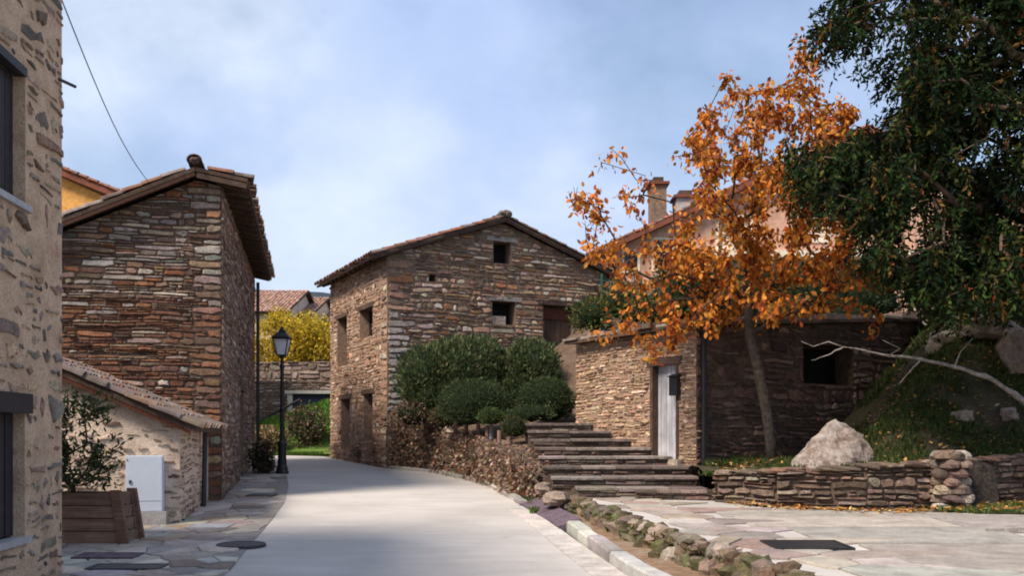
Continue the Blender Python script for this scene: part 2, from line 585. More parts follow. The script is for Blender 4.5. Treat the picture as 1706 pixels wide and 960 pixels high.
def wall_sheet(face, outline, holes, mt, parent, reveal=0.3, name='wall', thick=0.4):
    """mortar sheet with real openings, jambs going into the wall"""
    mb = MB()
    us = sorted(set([min(p[0] for p in outline), max(p[0] for p in outline)] + [x for h in holes for x in (h[0], h[2])]))
    lo, hi = min(p[1] for p in outline) - 1, max(p[1] for p in outline) + 1
    for ua, ub in zip(us, us[1:]):
        if ub - ua < 1e-5:
            continue
        um = (ua + ub) / 2
        v = lo
        for h in sorted([h for h in holes if h[0] < um < h[2]], key=lambda h: h[1]) + [(0, hi, 0, hi)]:
            if h[1] > v:
                q = clip_poly([(ua, v), (ub, v), (ub, h[1]), (ua, h[1])], outline)
                if len(q) >= 3:
                    mb.add([face.w(*p) for p in q], [tuple(range(len(q)))])
            v = h[3]
    for h in holes:
        c = [(h[0], h[1]), (h[2], h[1]), (h[2], h[3]), (h[0], h[3])]
        vs = [face.w(u, v, 0) for u, v in c] + [face.w(u, v, -reveal) for u, v in c]
        mb.add(vs, [(i, (i + 1) % 4, (i + 1) % 4 + 4, i + 4) for i in range(4)])
    return mb.build(name, mt, parent)
def fbox(mb, face, u0, v0, n0, u1, v1, n1, col=WHITE):
    q = [face.w(u, v, n) for v in (v0, v1) for u, n in ((u0, n1), (u1, n1), (u1, n0), (u0, n0))]
    return mb.hexa(q, col)
def opening(face, h, parent, kind, reveal=0.3):
    """fills an opening: frame over a panel painted near-black as unlit depth, or boards, set back in the wall"""
    u0, v0, u1, v1 = h
    if kind == 'void':
        o = fbox(MB(), face, u0, v0, -reveal - .04, u1, v1, -reveal).build('window', 'void', parent)
        mb = MB()
        t = 0.05
        fbox(mb, face, u0, v0, -reveal, u0 + t, v1, -reveal + .05)
        fbox(mb, face, u1 - t, v0, -reveal, u1, v1, -reveal + .05)
        fbox(mb, face, u0 + t, v1 - t, -reveal, u1 - t, v1, -reveal + .05)
        fbox(mb, face, u0 + t, v0, -reveal, u1 - t, v0 + t, -reveal + .05)
        mb.build('frame', 'dark_wood', o)
    elif kind in ('door', 'paledoor'):
        mt = 'door_wood' if kind == 'paledoor' else 'dark_wood'
        o = fbox(MB(), face, u0, v0, -reveal - .05, u1, v1, -reveal).build('door', mt if kind == 'door' else 'void', parent)
        n = max(3, int((u1 - u0) / .16))
        for i in range(n):
            a = lerp(u0 + .02, u1 - .02, i / n)
            b_ = lerp(u0 + .02, u1 - .02, (i + 1) / n) - .012
            k = R.uniform(.75, 1.15)
            fbox(MB(), face, a, v0 + R.uniform(.01, .03), -reveal, b_, v1 - .02, -reveal + .035 + R.uniform(0, .008), (k, k, k)).build('plank', mt, o)
    return o

# ------------------------------------------------------------------ tiled roofs
def tile_mesh(L=0.46, r0=0.105, r1=0.085, seg=6):
    vs, fs = [], []
    t = 0.014
    for k, (x, r) in enumerate(((0, r0), (L, r1))):
        for rr in (r, r - t):
            for j in range(seg + 1):
                a = math.pi * j / seg
                vs.append(Vector((x, math.cos(a) * rr, math.sin(a) * rr * 0.8 + (0.02 if k == 0 else 0))))
    n = seg + 1
    for j in range(seg):
        fs.append((j, j + 1, 2 * n + j + 1, 2 * n + j))
        fs.append((n + j, 3 * n + j, 3 * n + j + 1, n + j + 1))
        fs.append((j, n + j, n + j + 1, j + 1))
        fs.append((2 * n + j, 2 * n + j + 1, 3 * n + j + 1, 3 * n + j))
    return vs, fs
TV, TF = tile_mesh()
TILE_PAL = [(3, (0.14, 0.08, 0.058)), (2, (0.19, 0.095, 0.065)), (2, (0.11, 0.08, 0.067)), (.7, (0.25, 0.10, 0.06)), (1.5, (0.20, 0.165, 0.14))]
TILE_PROTO = []
def tile_roof(parent, E, U, Sd, Lu, Ls, under='dark_wood', thick=0.07, single=120, pal=TILE_PAL, edge=(True, True), name='roof', sp=0.235):
    """E eave start, U along the eave, Sd up the slope; slab plus barrel tiles"""
    E, U, Sd = Vector(E), Vector(U).normalized(), Vector(Sd).normalized()
    Nn = U.cross(Sd).normalized()
    if Nn.z < 0:
        Nn = -Nn
    q = [E, E + U * Lu, E + U * Lu + Sd * Ls, E + Sd * Ls]
    slab = MB().hexa([p - Nn * thick for p in q] + q).build(name, under, parent)
    rest = MB()
    ncol = int(Lu / sp)
    nrow = max(1, int((Ls + .06) / 0.36))
    cnt = 0
    protos = {}
    for ro in range(nrow):
        for ci in range(ncol + 1):
            p = E + U * (sp * 0.5 * 0 + (Lu - ncol * sp) / 2 + ci * sp + R.uniform(-.018, .018)) + Sd * (ro * 0.36 - 0.07 + R.uniform(-.025, .025)) + Nn * (0.012 + R.uniform(0, .012))
            a = Sd + U * R.uniform(-.05, .05) + Nn * R.uniform(-.01, .02)
            a.normalize()
            y = Nn.cross(a).normalized()
            z_ = a.cross(y)
            mt = Matrix((a, y, z_)).transposed().to_4x4()
            mt.translation = p
            c = pick(pal, .2)
            e = (ro == 0) or (edge[0] and ci == 0) or (edge[1] and ci == ncol)
            if e and cnt < single:
                cnt += 1
                key = R.randrange(6)
                if key not in protos:
                    mb = MB()
                    mb.add([v.copy() for v in TV], TF, pick(pal, .2))
                    o = mb.build('tile', 'tile_clay', None, Vector((0, 0, 0)))
                    o.parent = slab
                    o.matrix_local = Matrix.Translation(-W[slab.name]) @ mt
                    protos[key] = o
                else:
                    copy_to(protos[key], mt, slab)
            else:
                rest.add([mt @ v for v in TV], TF, c)
    if rest.v:
        tag(rest.build('small_tiles', 'tile_clay', slab), kind='stuff')
    return slab
def ridge_tiles(parent, a, b, pal=TILE_PAL):
    a, b = Vector(a), Vector(b)
    d_ = (b - a)
    n = max(1, int(d_.length / 0.38))
    d_.normalize()
    y = Z.cross(d_).normalized()
    z_ = d_.cross(y)
    for i in range(n):
        mt = Matrix((d_, y, z_)).transposed().to_4x4() @ Matrix.Diagonal((1, 1.35, 1.4, 1))
        mt.translation = a + d_ * (i * 0.38) + Z * .02
        MB().add([mt @ v for v in TV], TF, pick(pal, .2)).build('ridge_tile', 'tile_clay', parent)

# ------------------------------------------------------------------ plants
def leaf_quad(mb, p, d_, up, L, wd, col, fold=0.25):
    s_ = d_.cross(up)
    if s_.length < 1e-3:
        s_ = d_.orthogonal()
    s_.normalize()
    n = s_.cross(d_).normalized()
    k = len(mb.v)
    m_ = p + d_ * L * 0.5 + n * (-fold * wd * .5)
    mb.v += [p, m_ + s_ * wd / 2 + n * fold * wd, p + d_ * L, m_ - s_ * wd / 2 + n * fold * wd]
    mb.c += [col] * 4
    mb.f += [(k, k + 1, k + 2), (k, k + 2, k + 3)]
def rvec():
    while True:
        v = Vector((R.uniform(-1, 1), R.uniform(-1, 1), R.uniform(-1, 1)))
        if 0.05 < v.length < 1:
            return v.normalized()
def grow(trunk, targets, wlen=0.35, seg=0.45):
    """joins target points to a trunk polyline, each to the best node already grown; returns nodes (pos, parent)"""
    nodes = [(Vector(trunk[0]), -1, 0.0)]
    for p in trunk[1:]:
        p = Vector(p)
        nodes.append((p, len(nodes) - 1, nodes[-1][2] + (p - nodes[-1][0]).length))
    first = len(trunk) // 2
    tgt = sorted([Vector(t) for t in targets], key=lambda t: (t - nodes[len(trunk) - 1][0]).length)
    tips = []
    for t in tgt:
        best, bi = 1e9, 0
        for i in range(first, len(nodes)):
            p, pa, L = nodes[i]
            c = (t - p).length + wlen * L
            if c < best:
                best, bi = c, i
        p = nodes[bi][0]
        n = max(1, int((t - p).length / seg))
        last = bi
        for k in range(1, n + 1):
            q = p.lerp(t, k / n)
            if k < n:
                q += rvec() * 0.07 * (t - p).length ** .5
                q.z += 0.05 * math.sin(math.pi * k / n) * (t - p).length
            nodes.append((q, last, nodes[last][2] + (q - nodes[last][0]).length))
            last = len(nodes) - 1
        tips.append(last)
    return nodes, tips
def branch_mesh(nodes, tips, r_tip, r_max, power=2.3, n=6):
    cnt = [0.0] * len(nodes)
    for t in tips:
        cnt[t] += 1
    for i in range(len(nodes) - 1, -1, -1):
        if nodes[i][1] >= 0:
            cnt[nodes[i][1]] += cnt[i]
    mx = max(cnt)
    rr = [max(r_tip, r_max * (c / mx) ** (1 / power)) for c in cnt]
    mb = MB()
    kids = {}
    for i, (p, pa, L) in enumerate(nodes):
        kids.setdefault(pa, []).append(i)
    started = set()
    def chain(a, b):
        pts, rs = [nodes[a][0], nodes[b][0]], [min(rr[a], rr[b] * 1.35), rr[b]]
        cur = b
        while cur in kids:
            ks = sorted(kids[cur], key=lambda k: -cnt[k])
            for k in ks[1:]:
                todo.append((cur, k))
            cur = ks[0]
            pts.append(nodes[cur][0])
            rs.append(rr[cur])
        rs[-1] *= 0.6
        mb.tube(pts, rs, n if rs[0] > 0.03 else 4)
    todo = [(0, 1)]
    while todo:
        chain(*todo.pop())
    return mb
def blob_shrub(name, lobes, n, leaf, pal, parent=None, label=None, cat='shrub', group=None, up=0.25, core=0.86, rough=0.12, mt='leaf', shell=0.25):
    """clipped or loose shrub: leaves spread through the outer shell of some ellipsoid lobes over an added dark filler"""
    base = Vector(lobes[0][0])
    zmin = min(c[2] - r[2] for c, r in lobes)
    t = thing(name, Vector((base.x, base.y, zmin)), label, cat, group)
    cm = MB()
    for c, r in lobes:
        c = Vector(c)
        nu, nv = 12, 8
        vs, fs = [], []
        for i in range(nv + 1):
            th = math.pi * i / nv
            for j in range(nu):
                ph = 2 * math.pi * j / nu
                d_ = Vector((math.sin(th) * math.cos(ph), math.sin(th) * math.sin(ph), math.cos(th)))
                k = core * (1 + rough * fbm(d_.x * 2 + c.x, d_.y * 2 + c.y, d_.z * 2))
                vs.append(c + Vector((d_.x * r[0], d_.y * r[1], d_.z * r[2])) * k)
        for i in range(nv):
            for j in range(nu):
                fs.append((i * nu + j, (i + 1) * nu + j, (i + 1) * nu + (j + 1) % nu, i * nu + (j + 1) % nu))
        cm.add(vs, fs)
    cm.build('inner_fill', 'leaf_core', t, smooth=True)  # added dark green filler that stops sight through the shrub
    mb = MB()
    tot = sum(r[0] * r[1] + r[0] * r[2] for c, r in lobes)
    for c, r in lobes:
        c = Vector(c)
        for i in range(int(n * (r[0] * r[1] + r[0] * r[2]) / tot)):
            d_ = rvec()
            if d_.z < -0.75:
                continue
            k = (1 + rough * fbm(d_.x * 2 + c.x, d_.y * 2 + c.y, d_.z * 2) + rough * .6 * fbm(d_.x * 6 + c.x, d_.y * 6, d_.z * 6))
            k *= 1 - shell * R.random() ** 1.5
            p = c + Vector((d_.x * r[0], d_.y * r[1], d_.z * r[2])) * k
            g = (d_ + rvec() * 0.9 + Z * up).normalized()
            L = leaf * R.uniform(.6, 1.3)
            leaf_quad(mb, p, g, rvec(), L, L * R.uniform(.3, .5), pick(pal, .25))
    tag(mb.build('foliage', mt, t), kind='stuff')
    return t
# ------------------------------------------------------------------ ground, road, pavement
def grid_obj(name, xs, ys, fz, mt, parent=None, kind='structure', fx=None, smooth=True):
    mb = MB()
    n = len(xs)
    vs = []
    for y in ys:
        for x in xs:
            X = fx(x, y) if fx else x
            vs.append(Vector((X, y, fz(X, y))))
    fs = [(j * n + i, j * n + i + 1, (j + 1) * n + i + 1, (j + 1) * n + i) for j in range(len(ys) - 1) for i in range(n - 1)]
    mb.add(vs, fs)
    return tag(mb.build(name, mt, parent, Vector((0, 0, 0)), smooth), kind=kind)
def rng(a, b, n):
    return [lerp(a, b, i / n) for i in range(n + 1)]
def ground_z(X, Y):
    z = gz(min(Y, 34)) - 0.05
    if Y > 38:
        z += 2.2 * min(1, (Y - 38) / 5)
    if Y > 43:
        z += 0.16 * min(Y - 43, 60)
    return z
grid_obj('ground', [-900, -300, -100] + rng(-40, 40, 20) + [100, 300, 900], [-300, -60] + rng(-10, 80, 45) + [120, 300, 900], ground_z, 'terrain')
def hill_z(X, Y):
    t = max(0, min(1, (Y - 150) / 420))
    return 4 + 84 * math.sin(t * math.pi / 2) * (0.86 + 0.16 * fbm(X, Y, 3, 0.006)) * (0.7 + 0.3 * math.cos((X + 90) * 0.004)) + 2.5 * fbm(X, Y, 1, 0.05)
grid_obj('hill', rng(-500, 500, 60), rng(150, 700, 40), hill_z, 'blue_haze_forest')

ROAD_R = [(3, 1.9), (7, 1.5)] + [(p.y, p.x) for p in (GP(1003, 944), GP(900, 867), GP(858, 843), GP(800, 808), GP(720, 789))] + [(25.9, -3.72), (31.4, -6.5), (32.6, -9.5)]
ROAD_L = [(3, -2.2)] + [(p.y, p.x) for p in (GP(375, 960), GP(418, 908), GP(452, 868), GP(474, 838), GP(481, 812), GP(478, 793))] + [(27.0, -7.3), (29.5, -9.6), (30.5, -13.0), (32.6, -14.5)]
ys = rng(3, 32.6, 74)
grid_obj('road', rng(0, 1, 14), ys, lambda X, Y: gz(Y) + 0.006 * fbm(X, Y, 0, 0.7), 'road_concrete',
         fx=lambda t, y: lerp(polyat(ROAD_L, y) - 0.5, polyat(ROAD_R, y) + 0.12, t))
far_road = MB()
far_road.add([Vector((-40, 27.5, gz(27.5))), Vector((-7.6, 27.5, gz(27.5))), Vector((-8.5, 32.5, gz(32.5))), Vector((-40, 32.5, gz(32.5)))], [(0, 1, 2, 3)])
tag(far_road.build('road', 'road_concrete', None, Vector((0, 0, -0.012))), kind='structure').location.z = -0.012

# left pavement: irregular flagstones over a mortar bed
def pave_left(Y):
    return polyat([(8, -4.55), (9.9, -4.74), (10.0, -9.5), (14.0, -9.3), (17.2, -5.58), (28, -7.75)], Y) - .12
pv = grid_obj('pavement', rng(0, 1, 8), rng(5, 28, 60), lambda X, Y: gz(Y) + 0.010, 'flag_joint',
              fx=lambda t, y: lerp(pave_left(y) - .3, polyat(ROAD_L, y), t))
def voronoi(pts, x0, y0, x1, y1, reach=2.2):
    cells = []
    for i, (ax, ay) in enumerate(pts):
        poly = [(ax - reach, ay - reach), (ax + reach, ay - reach), (ax + reach, ay + reach), (ax - reach, ay + reach)]
        for j, (bx, by) in enumerate(pts):
            if i == j or abs(ax - bx) > 2 * reach or abs(ay - by) > 2 * reach:
                continue
            mx, my = (ax + bx) / 2, (ay + by) / 2
            dx, dy = bx - ax, by - ay
            new = []
            for k in range(len(poly)):
                p, q = poly[k], poly[(k + 1) % len(poly)]
                sp = -(dx * (p[0] - mx) + dy * (p[1] - my))
                sq = -(dx * (q[0] - mx) + dy * (q[1] - my))
                if sp >= 0:
                    new.append(p)
                if (sp >= 0) != (sq >= 0):
                    t = sp / (sp - sq)
                    new.append((p[0] + (q[0] - p[0]) * t, p[1] + (q[1] - p[1]) * t))
            poly = new
            if len(poly) < 3:
                break
        if len(poly) >= 3:
            cells.append(poly)
    return cells
def flag(parent, poly, zf, col, gap=0.015, th=0.02, name='flagstone'):
    n = len(poly)
    cx = sum(p[0] for p in poly) / n
    cy = sum(p[1] for p in poly) / n
    def sh(p, g):
        dx, dy = p[0] - cx, p[1] - cy
        l = math.hypot(dx, dy) + 1e-6
        k = max(0.2, (l - g) / l)
        return cx + dx * k, cy + dy * k
    mb = MB()
    a = [sh(p, gap) for p in poly]
    b_ = [sh(p, gap + .012) for p in poly]
    h = th * R.uniform(.75, 1.25)
    vs = [Vector((x, y, zf(y) - .02)) for x, y in a] + [Vector((x, y, zf(y) + h * .6)) for x, y in a] + [Vector((x, y, zf(y) + h + R.uniform(-.002, .002))) for x, y in b_]
    fs = []
    for i in range(n):
        j = (i + 1) % n
        fs += [(i, j, n + j, n + i), (n + i, n + j, 2 * n + j, 2 * n + i)]
    fs.append(tuple(2 * n + i for i in range(n)))
    mb.add(vs, fs, col)
    return mb.build(name, 'flag', parent)
m, nt, b = mat('flag')
p_ = pos(nt)
n1 = noise_n(nt, p_, 3.2, 6, 0.65)
n2 = noise_n(nt, p_, 26, 5, 0.7)
c = mixc(nt, 1.0, attr(nt), ramp(nt, n1, [(0.3, (0.66, 0.64, 0.64)), (0.7, (1.22, 1.2, 1.16))]), 'MULTIPLY')
c = mixc(nt, 1.0, c, ramp(nt, n2, [(0.3, (0.8,) * 3), (0.7, (1.15,) * 3)]), 'MULTIPLY')
nt.links.new(c, b.inputs['Base Color'])
bump(nt, b, M(nt, 'ADD', n1, M(nt, 'MULTIPLY', n2, .5)), 0.6, 0.012)
FLAG_PAL = [(3, (0.37, 0.335, 0.295)), (2, (0.29, 0.255, 0.23)), (2, (0.44, 0.40, 0.355)), (1, (0.24, 0.195, 0.175)), (1, (0.33, 0.32, 0.315)), (.6, (0.36, 0.28, 0.21))]
pts = []
Y = 8.6
while Y < 27.5:
    s = 0.40 + 0.016 * (Y - 9)
    x = polyat(ROAD_L, Y)
    while x > pave_left(Y):
        pts.append((x + R.uniform(-.2, .2), Y + R.uniform(-.2, .2)))
        x -= s * R.uniform(.8, 1.5)
    Y += s * .8
MANHOLES = [(GP(402, 912), .36, 'oval'), (GP(436, 828), .3, 'rect'), (GP(180, 931), .36, 'rect'), (GP(212, 949), .36, 'rect'), (GP(348, 881), .3, 'pale')]
for poly in voronoi(pts, -10, 8, 0, 28):
    cx = sum(p[0] for p in poly) / len(poly)
    cy = sum(p[1] for p in poly) / len(poly)
    if not (pave_left(cy) < cx < polyat(ROAD_L, cy) and 8.5 < cy < 27.8):
        continue
    if 17.2 < cy < 28 and cx < -5.41 - .218 * (cy - 17.35):
        continue
    poly = [(min(x, polyat(ROAD_L, y) + .015), y) for x, y in poly]
    flag(pv, poly, lambda y: gz(y) + .010, pick(FLAG_PAL, .15), th=.016)

# right kerb
kerb = MB()
KERB = [(5.2, 1.72), (7, 1.62), (10.46, 1.13), (13.45, .78)]
K2 = [(16.6, polyat(ROAD_R, 16.6) + .10)] + [(y, x + .10) for y, x in ROAD_R if 16.8 < y < 25]
for pl, hh, ww in ((KERB, .14, .2), (K2 + [(25.8, -3.45)], .09, .14)):
    mbk = MB()
    for (ya, xa), (yb, xb) in zip(pl, pl[1:]):
        mbk.hexa([(xa + .01, ya, gz(ya) - .03), (xa + ww - .01, ya, gz(ya) - .03), (xb + ww - .01, yb, gz(yb) - .03), (xb + .01, yb, gz(yb) - .03),
                  (xa + .01, ya, gz(ya) + hh - .035), (xa + ww - .01, ya, gz(ya) + hh - .035), (xb + ww - .01, yb, gz(yb) + hh - .035), (xb + .01, yb, gz(yb) + hh - .035)])
    k = tag(mbk.build('kerb', 'concrete_grey', None, Vector((0, 0, 0))), kind='structure')
    y = pl[0][0]
    while y < pl[-1][0] - .2:
        L = R.uniform(.55, .85)
        y2 = min(y + L, pl[-1][0])
        h1 = hh + R.uniform(-.015, .012)
        xa, xb = polyat(pl, y + .012), polyat(pl, y2 - .012)
        j = R.uniform(-.012, .012)
        mb = MB()
        ya, yb = y + .012, y2 - .012
        bv = .02
        cc = pick([(2, (0.36, 0.35, 0.335)), (1, (0.28, 0.27, 0.255)), (1, (0.42, 0.405, 0.385))], .12)
        lo = [(xa + j, ya, gz(ya) - .02), (xa + ww + j, ya, gz(ya) - .02), (xb + ww + j, yb, gz(yb) - .02), (xb + j, yb, gz(yb) - .02)]
        mid = [(a, b_, c_ + h1 + .02 - bv) for a, b_, c_ in lo]
        top = [(xa + j + bv, ya + bv * .5, gz(ya) + h1), (xa + ww + j - bv, ya + bv * .5, gz(ya) + h1), (xb + ww + j - bv, yb - bv * .5, gz(yb) + h1), (xb + j + bv, yb - bv * .5, gz(yb) + h1)]
        mb.add([Vector(v) for v in lo + mid + top], [(i, (i + 1) % 4, 4 + (i + 1) % 4, 4 + i) for i in range(4)] + [(4 + i, 4 + (i + 1) % 4, 8 + (i + 1) % 4, 8 + i) for i in range(4)] + [(8, 9, 10, 11)], cc)
        mb.build('kerb_stone', 'flag', k)
        y = y2
rt = thing('kerb_ramp', Vector((polyat(ROAD_R, 15) + .2, 15, gz(15))), 'dark purple slate ramp stones filling the gap between the kerbs', 'kerb ramp')
ry = [13.5, 14.25, 15.05, 15.85, 16.58]
for ya, yb in zip(ry, ry[1:]):
    xa, xb = polyat(ROAD_R, ya) + .085, polyat(ROAD_R, yb) + .085
    ya, yb = ya + .01, yb - .01
    j = R.uniform(-.01, .01)
    q = [(xa, ya), (xa + .34, ya), (xb + .34, yb), (xb, yb)]
    MB().hexa([(x, y, gz(y) - .03) for x, y in q] + [(q[0][0], q[0][1], gz(ya) + .035 + j), (q[1][0], q[1][1], gz(ya) + .135 + j), (q[2][0], q[2][1], gz(yb) + .135 + j), (q[3][0], q[3][1], gz(yb) + .035 + j)]).build('ramp_stone', 'purple_slate', rt)

# pale gutter band of concrete slabs along the road edge
gut = MB()
GY = rng(5.5, 16.4, 18)
gut_o = None
for a, b_ in zip(GY, GY[1:]):
    xa, xb = polyat(ROAD_R, a), polyat(ROAD_R, b_)
    mb = MB()
    e = .008
    mb.hexa([(xa - .26, a + e, gz(a) - .03), (xa + .08, a + e, gz(a) - .03), (xb + .08, b_ - e, gz(b_) - .03), (xb - .26, b_ - e, gz(b_) - .03),
             (xa - .26, a + e, gz(a) + .012), (xa + .08, a + e, gz(a) + .016), (xb + .08, b_ - e, gz(b_) + .016), (xb - .26, b_ - e, gz(b_) + .012)], pick([(1, (.44, .41, .385)), (1, (.49, .455, .425))], .06))
    if gut_o is None:
        gut_o = tag(mb.build('gutter', 'flag', None, Vector((0, 0, 0))), kind='structure')
    else:
        mb.build('gutter_slab', 'flag', gut_o)

# dirt strip between kerb and terrace, terrace with slabs
TE = [(4, 3.1), (8, 2.42), (10.15, 2.0), (11.9, 1.62), (14.7, 1.16), (15.8, .95)]
grid_obj('verge', rng(0, 1, 6), rng(5.5, 16.6, 40), lambda X, Y: gz(Y) + .085 + .02 * fbm(X, Y, 2, 2.5), 'leaf_litter',
         fx=lambda t, y: lerp(polyat(KERB, y) + .17 if y < 13.45 else polyat(ROAD_R, y) + .40, polyat(TE, y) + .12, t))
ter = grid_obj('terrace', rng(0, 1, 24), rng(4, 16.6, 50), lambda X, Y: tz(Y) + .008 * fbm(X, Y, 5, 1.0), 'road_concrete',
               fx=lambda t, y: lerp(polyat(TE, y), 13, t * t))
skirt = MB()
for (ya, xa), (yb, xb) in zip(TE, TE[1:]):
    skirt.add([Vector((xa, ya, gz(ya) - .05)), Vector((xb, yb, gz(yb) - .05)), Vector((xb, yb, tz(yb))), Vector((xa, ya, tz(ya)))], [(0, 1, 2, 3)])
skirt.build('terrace_edge', 'mortar_brown', ter)
pts = []
Y = 8.2
while Y < 16.2:
    x = polyat(TE, Y) + .15
    lim = polyat(TE, Y) + polyat([(8, 1.5), (12, 1.5), (16, 1.9)], Y)
    while x < lim:
        pts.append((x + R.uniform(-.16, .16), Y + R.uniform(-.18, .18)))
        x += R.uniform(.45, .8)
    Y += .5
T_PAL = [(w_, tuple(lerp(a, b_, .45) for a, b_ in zip(c, (.28, .25, .228)))) for w_, c in FLAG_PAL + [(.7, (0.30, 0.17, 0.14)), (1, (0.42, 0.40, 0.39))]]
for poly in voronoi(pts, 0, 8, 6, 17, 1.1):
    cx = sum(p[0] for p in poly) / len(poly)
    cy = sum(p[1] for p in poly) / len(poly)
    e = polyat(TE, cy)
    if not (e < cx < e + 1.75 and cy < 16.2):
        continue
    poly = [(max(x, polyat(TE, y) + .03), y) for x, y in poly]
    flag(ter, poly, lambda y: tz(y) + .010, pick(T_PAL, .15), th=.014, gap=.02)
# large poured slabs right of the flags, edges a little proud of each other
for i, (x0, y0, x1, y1) in enumerate([(2.9, 12.75, 5.2, 13.6), (3.0, 11.6, 5.6, 12.7), (3.4, 10.1, 5.9, 11.55), (5.25, 12.75, 8.6, 13.3), (5.65, 11.5, 9, 12.7), (6.0, 9.4, 9.5, 11.4), (3.7, 8.2, 5.9, 10.0)]):
    cc = pick([(1, (.305, .283, .255)), (1, (.33, .305, .272)), (1, (.285, .265, .242))], .06)
    flag(ter, [(x0, y0), ((x0 + x1) / 2, y0 + R.uniform(-.02, .02)), (x1, y0 + R.uniform(-.03, .03)), (x1 + R.uniform(-.05, .05), y1), ((x0 + x1) / 2, y1 + R.uniform(-.03, .03)), (x0 + R.uniform(-.05, .05), y1)], lambda y: tz(y) + .010, cc, th=.012, gap=.015, name='concrete_slab')

def rock_geo(mb, c, s, col, seed=None, nu=9, nv=6, rough=.35, rz=None, flat=0.0):
    c = Vector(c)
    seed = R.uniform(0, 100) if seed is None else seed
    rz = R.uniform(0, 6.3) if rz is None else rz
    ca, sa = math.cos(rz), math.sin(rz)
    vs = []
    for i in range(nv + 1):
        th = math.pi * i / nv
        for j in range(nu):
            ph = 2 * math.pi * j / nu
            d_ = Vector((math.sin(th) * math.cos(ph), math.sin(th) * math.sin(ph), math.cos(th)))
            k = 1 + rough * noise.noise(d_ * 1.3 + Vector((seed, 0, 0))) + rough * .5 * noise.noise(d_ * 3 + Vector((0, seed, 0)))
            q = [d_.x, d_.y, d_.z]
            m_ = max(abs(a) for a in q)
            q = [a / (m_ ** .45) for a in q]
            x, y, z = q[0] * s[0] * k, q[1] * s[1] * k, q[2] * s[2] * k
            vs.append(c + Vector((x * ca - y * sa, x * sa + y * ca, z)))
    fs = [(i * nu + j, (i + 1) * nu + j, (i + 1) * nu + (j + 1) % nu, i * nu + (j + 1) % nu) for i in range(nv) for j in range(nu)]
    mb.add(vs, fs, col)
# rough mossy edging of the terrace
edg = thing('stone_edging', Vector((2.0, 10.5, .1)), 'row of rough mossy brown stones edging the raised paved terrace', 'stone edging')
E_PAL = [(3, (0.12, 0.085, 0.057)), (2, (0.17, 0.128, 0.095)), (2, (0.085, 0.080, 0.038)), (1, (0.24, 0.195, 0.155))]
y = 5.6
while y < 15.9:
    for lay in (0, 1):
        s = (R.uniform(.08, .15), R.uniform(.11, .22), R.uniform(.07, .12))
        xx = polyat(TE, y) + (R.uniform(-.12, -.02) if lay == 0 else R.uniform(-.04, .04))
        zz = gz(y) + (.13 if lay == 0 else tz(y) - gz(y) - .02)
        mb = MB()
        rock_geo(mb, (xx, y + R.uniform(-.06, .06), zz), s, pick(E_PAL, .25), rough=.6)
        mb.build('stone', 'stone', edg)
    y += R.uniform(.13, .22)

# covers and grates set in the paving
def cover(px, py, wx, wy, on, label, mt, shape='rect', grate=False):
    c = (TP if on == 't' else GP)(px, py)
    zf = (lambda y: tz(y) + .030) if on == 't' else (lambda y: gz(y) + .032)
    t = thing('manhole_cover', Vector((c.x, c.y, zf(c.y))), label, 'manhole cover')
    n = 20 if shape == 'oval' else 4
    def ring(k, dz):
        o = []
        for i in range(n):
            a = 2 * math.pi * (i + (.5 if n == 4 else 0)) / n
            q = 1.414 if n == 4 else 1
            x, y = c.x + math.cos(a) * wx / 2 * k * q, c.y + math.sin(a) * wy / 2 * k * q
            o.append(Vector((x, y, zf(y) + dz)))
        return o
    mb = MB()
    a, b_, c_, d_ = ring(1, -.03), ring(1, .010), ring(.9, .010), ring(.9, -.03)
    fs = []
    for i in range(n):
        j = (i + 1) % n
        fs += [(i, j, n + j, n + i), (n + i, n + j, 2 * n + j, 2 * n + i), (2 * n + i, 2 * n + j, 3 * n + j, 3 * n + i)]
    mb.add(a + b_ + c_ + d_, fs)
    mb.build('frame', mt, t)
    mb = MB()
    mb.add(ring(.885, -.03) + ring(.885, .006), [(i, (i + 1) % n, n + (i + 1) % n, n + i) for i in range(n)] + [tuple(n + i for i in range(n))])
    lid = mb.build('lid', mt, t)
    if grate:
        for i in range(7):
            x = c.x - wx * .38 + wx * .76 * i / 6
            MB().hexa([(x - .02, c.y - wy * .4, zf(c.y - wy * .4) + .0), (x + .02, c.y - wy * .4, zf(c.y - wy * .4)), (x + .02, c.y + wy * .4, zf(c.y + wy * .4)), (x - .02, c.y + wy * .4, zf(c.y + wy * .4)),
                       (x - .02, c.y - wy * .4, zf(c.y - wy * .4) + .014), (x + .02, c.y - wy * .4, zf(c.y - wy * .4) + .014), (x + .02, c.y + wy * .4, zf(c.y + wy * .4) + .014), (x - .02, c.y + wy * .4, zf(c.y + wy * .4) + .014)]).build('bar', mt, t)
cover(402, 912, .62, .5, 'g', 'round dark iron cover on the seam between flagstones and road', 'cast_iron', 'oval')
cover(436, 828, .52, .42, 'g', 'dark iron cover in flagstones before the tall stone house', 'cast_iron')
cover(180, 931, .72, .36, 'g', 'brown rectangular cover in the pavement just past the wooden planter', 'purple_slate')
cover(212, 950, .8, .32, 'g', 'dark rectangular cover by the corner of the pale mortared house', 'cast_iron')
cover(350, 881, .58, .48, 'g', 'pale grey square cover in the flagstones outside the lean-to shed', 'zinc')
cover(1343, 913, .82, .62, 't', 'black iron grate set in the raised concrete terrace', 'black_iron')

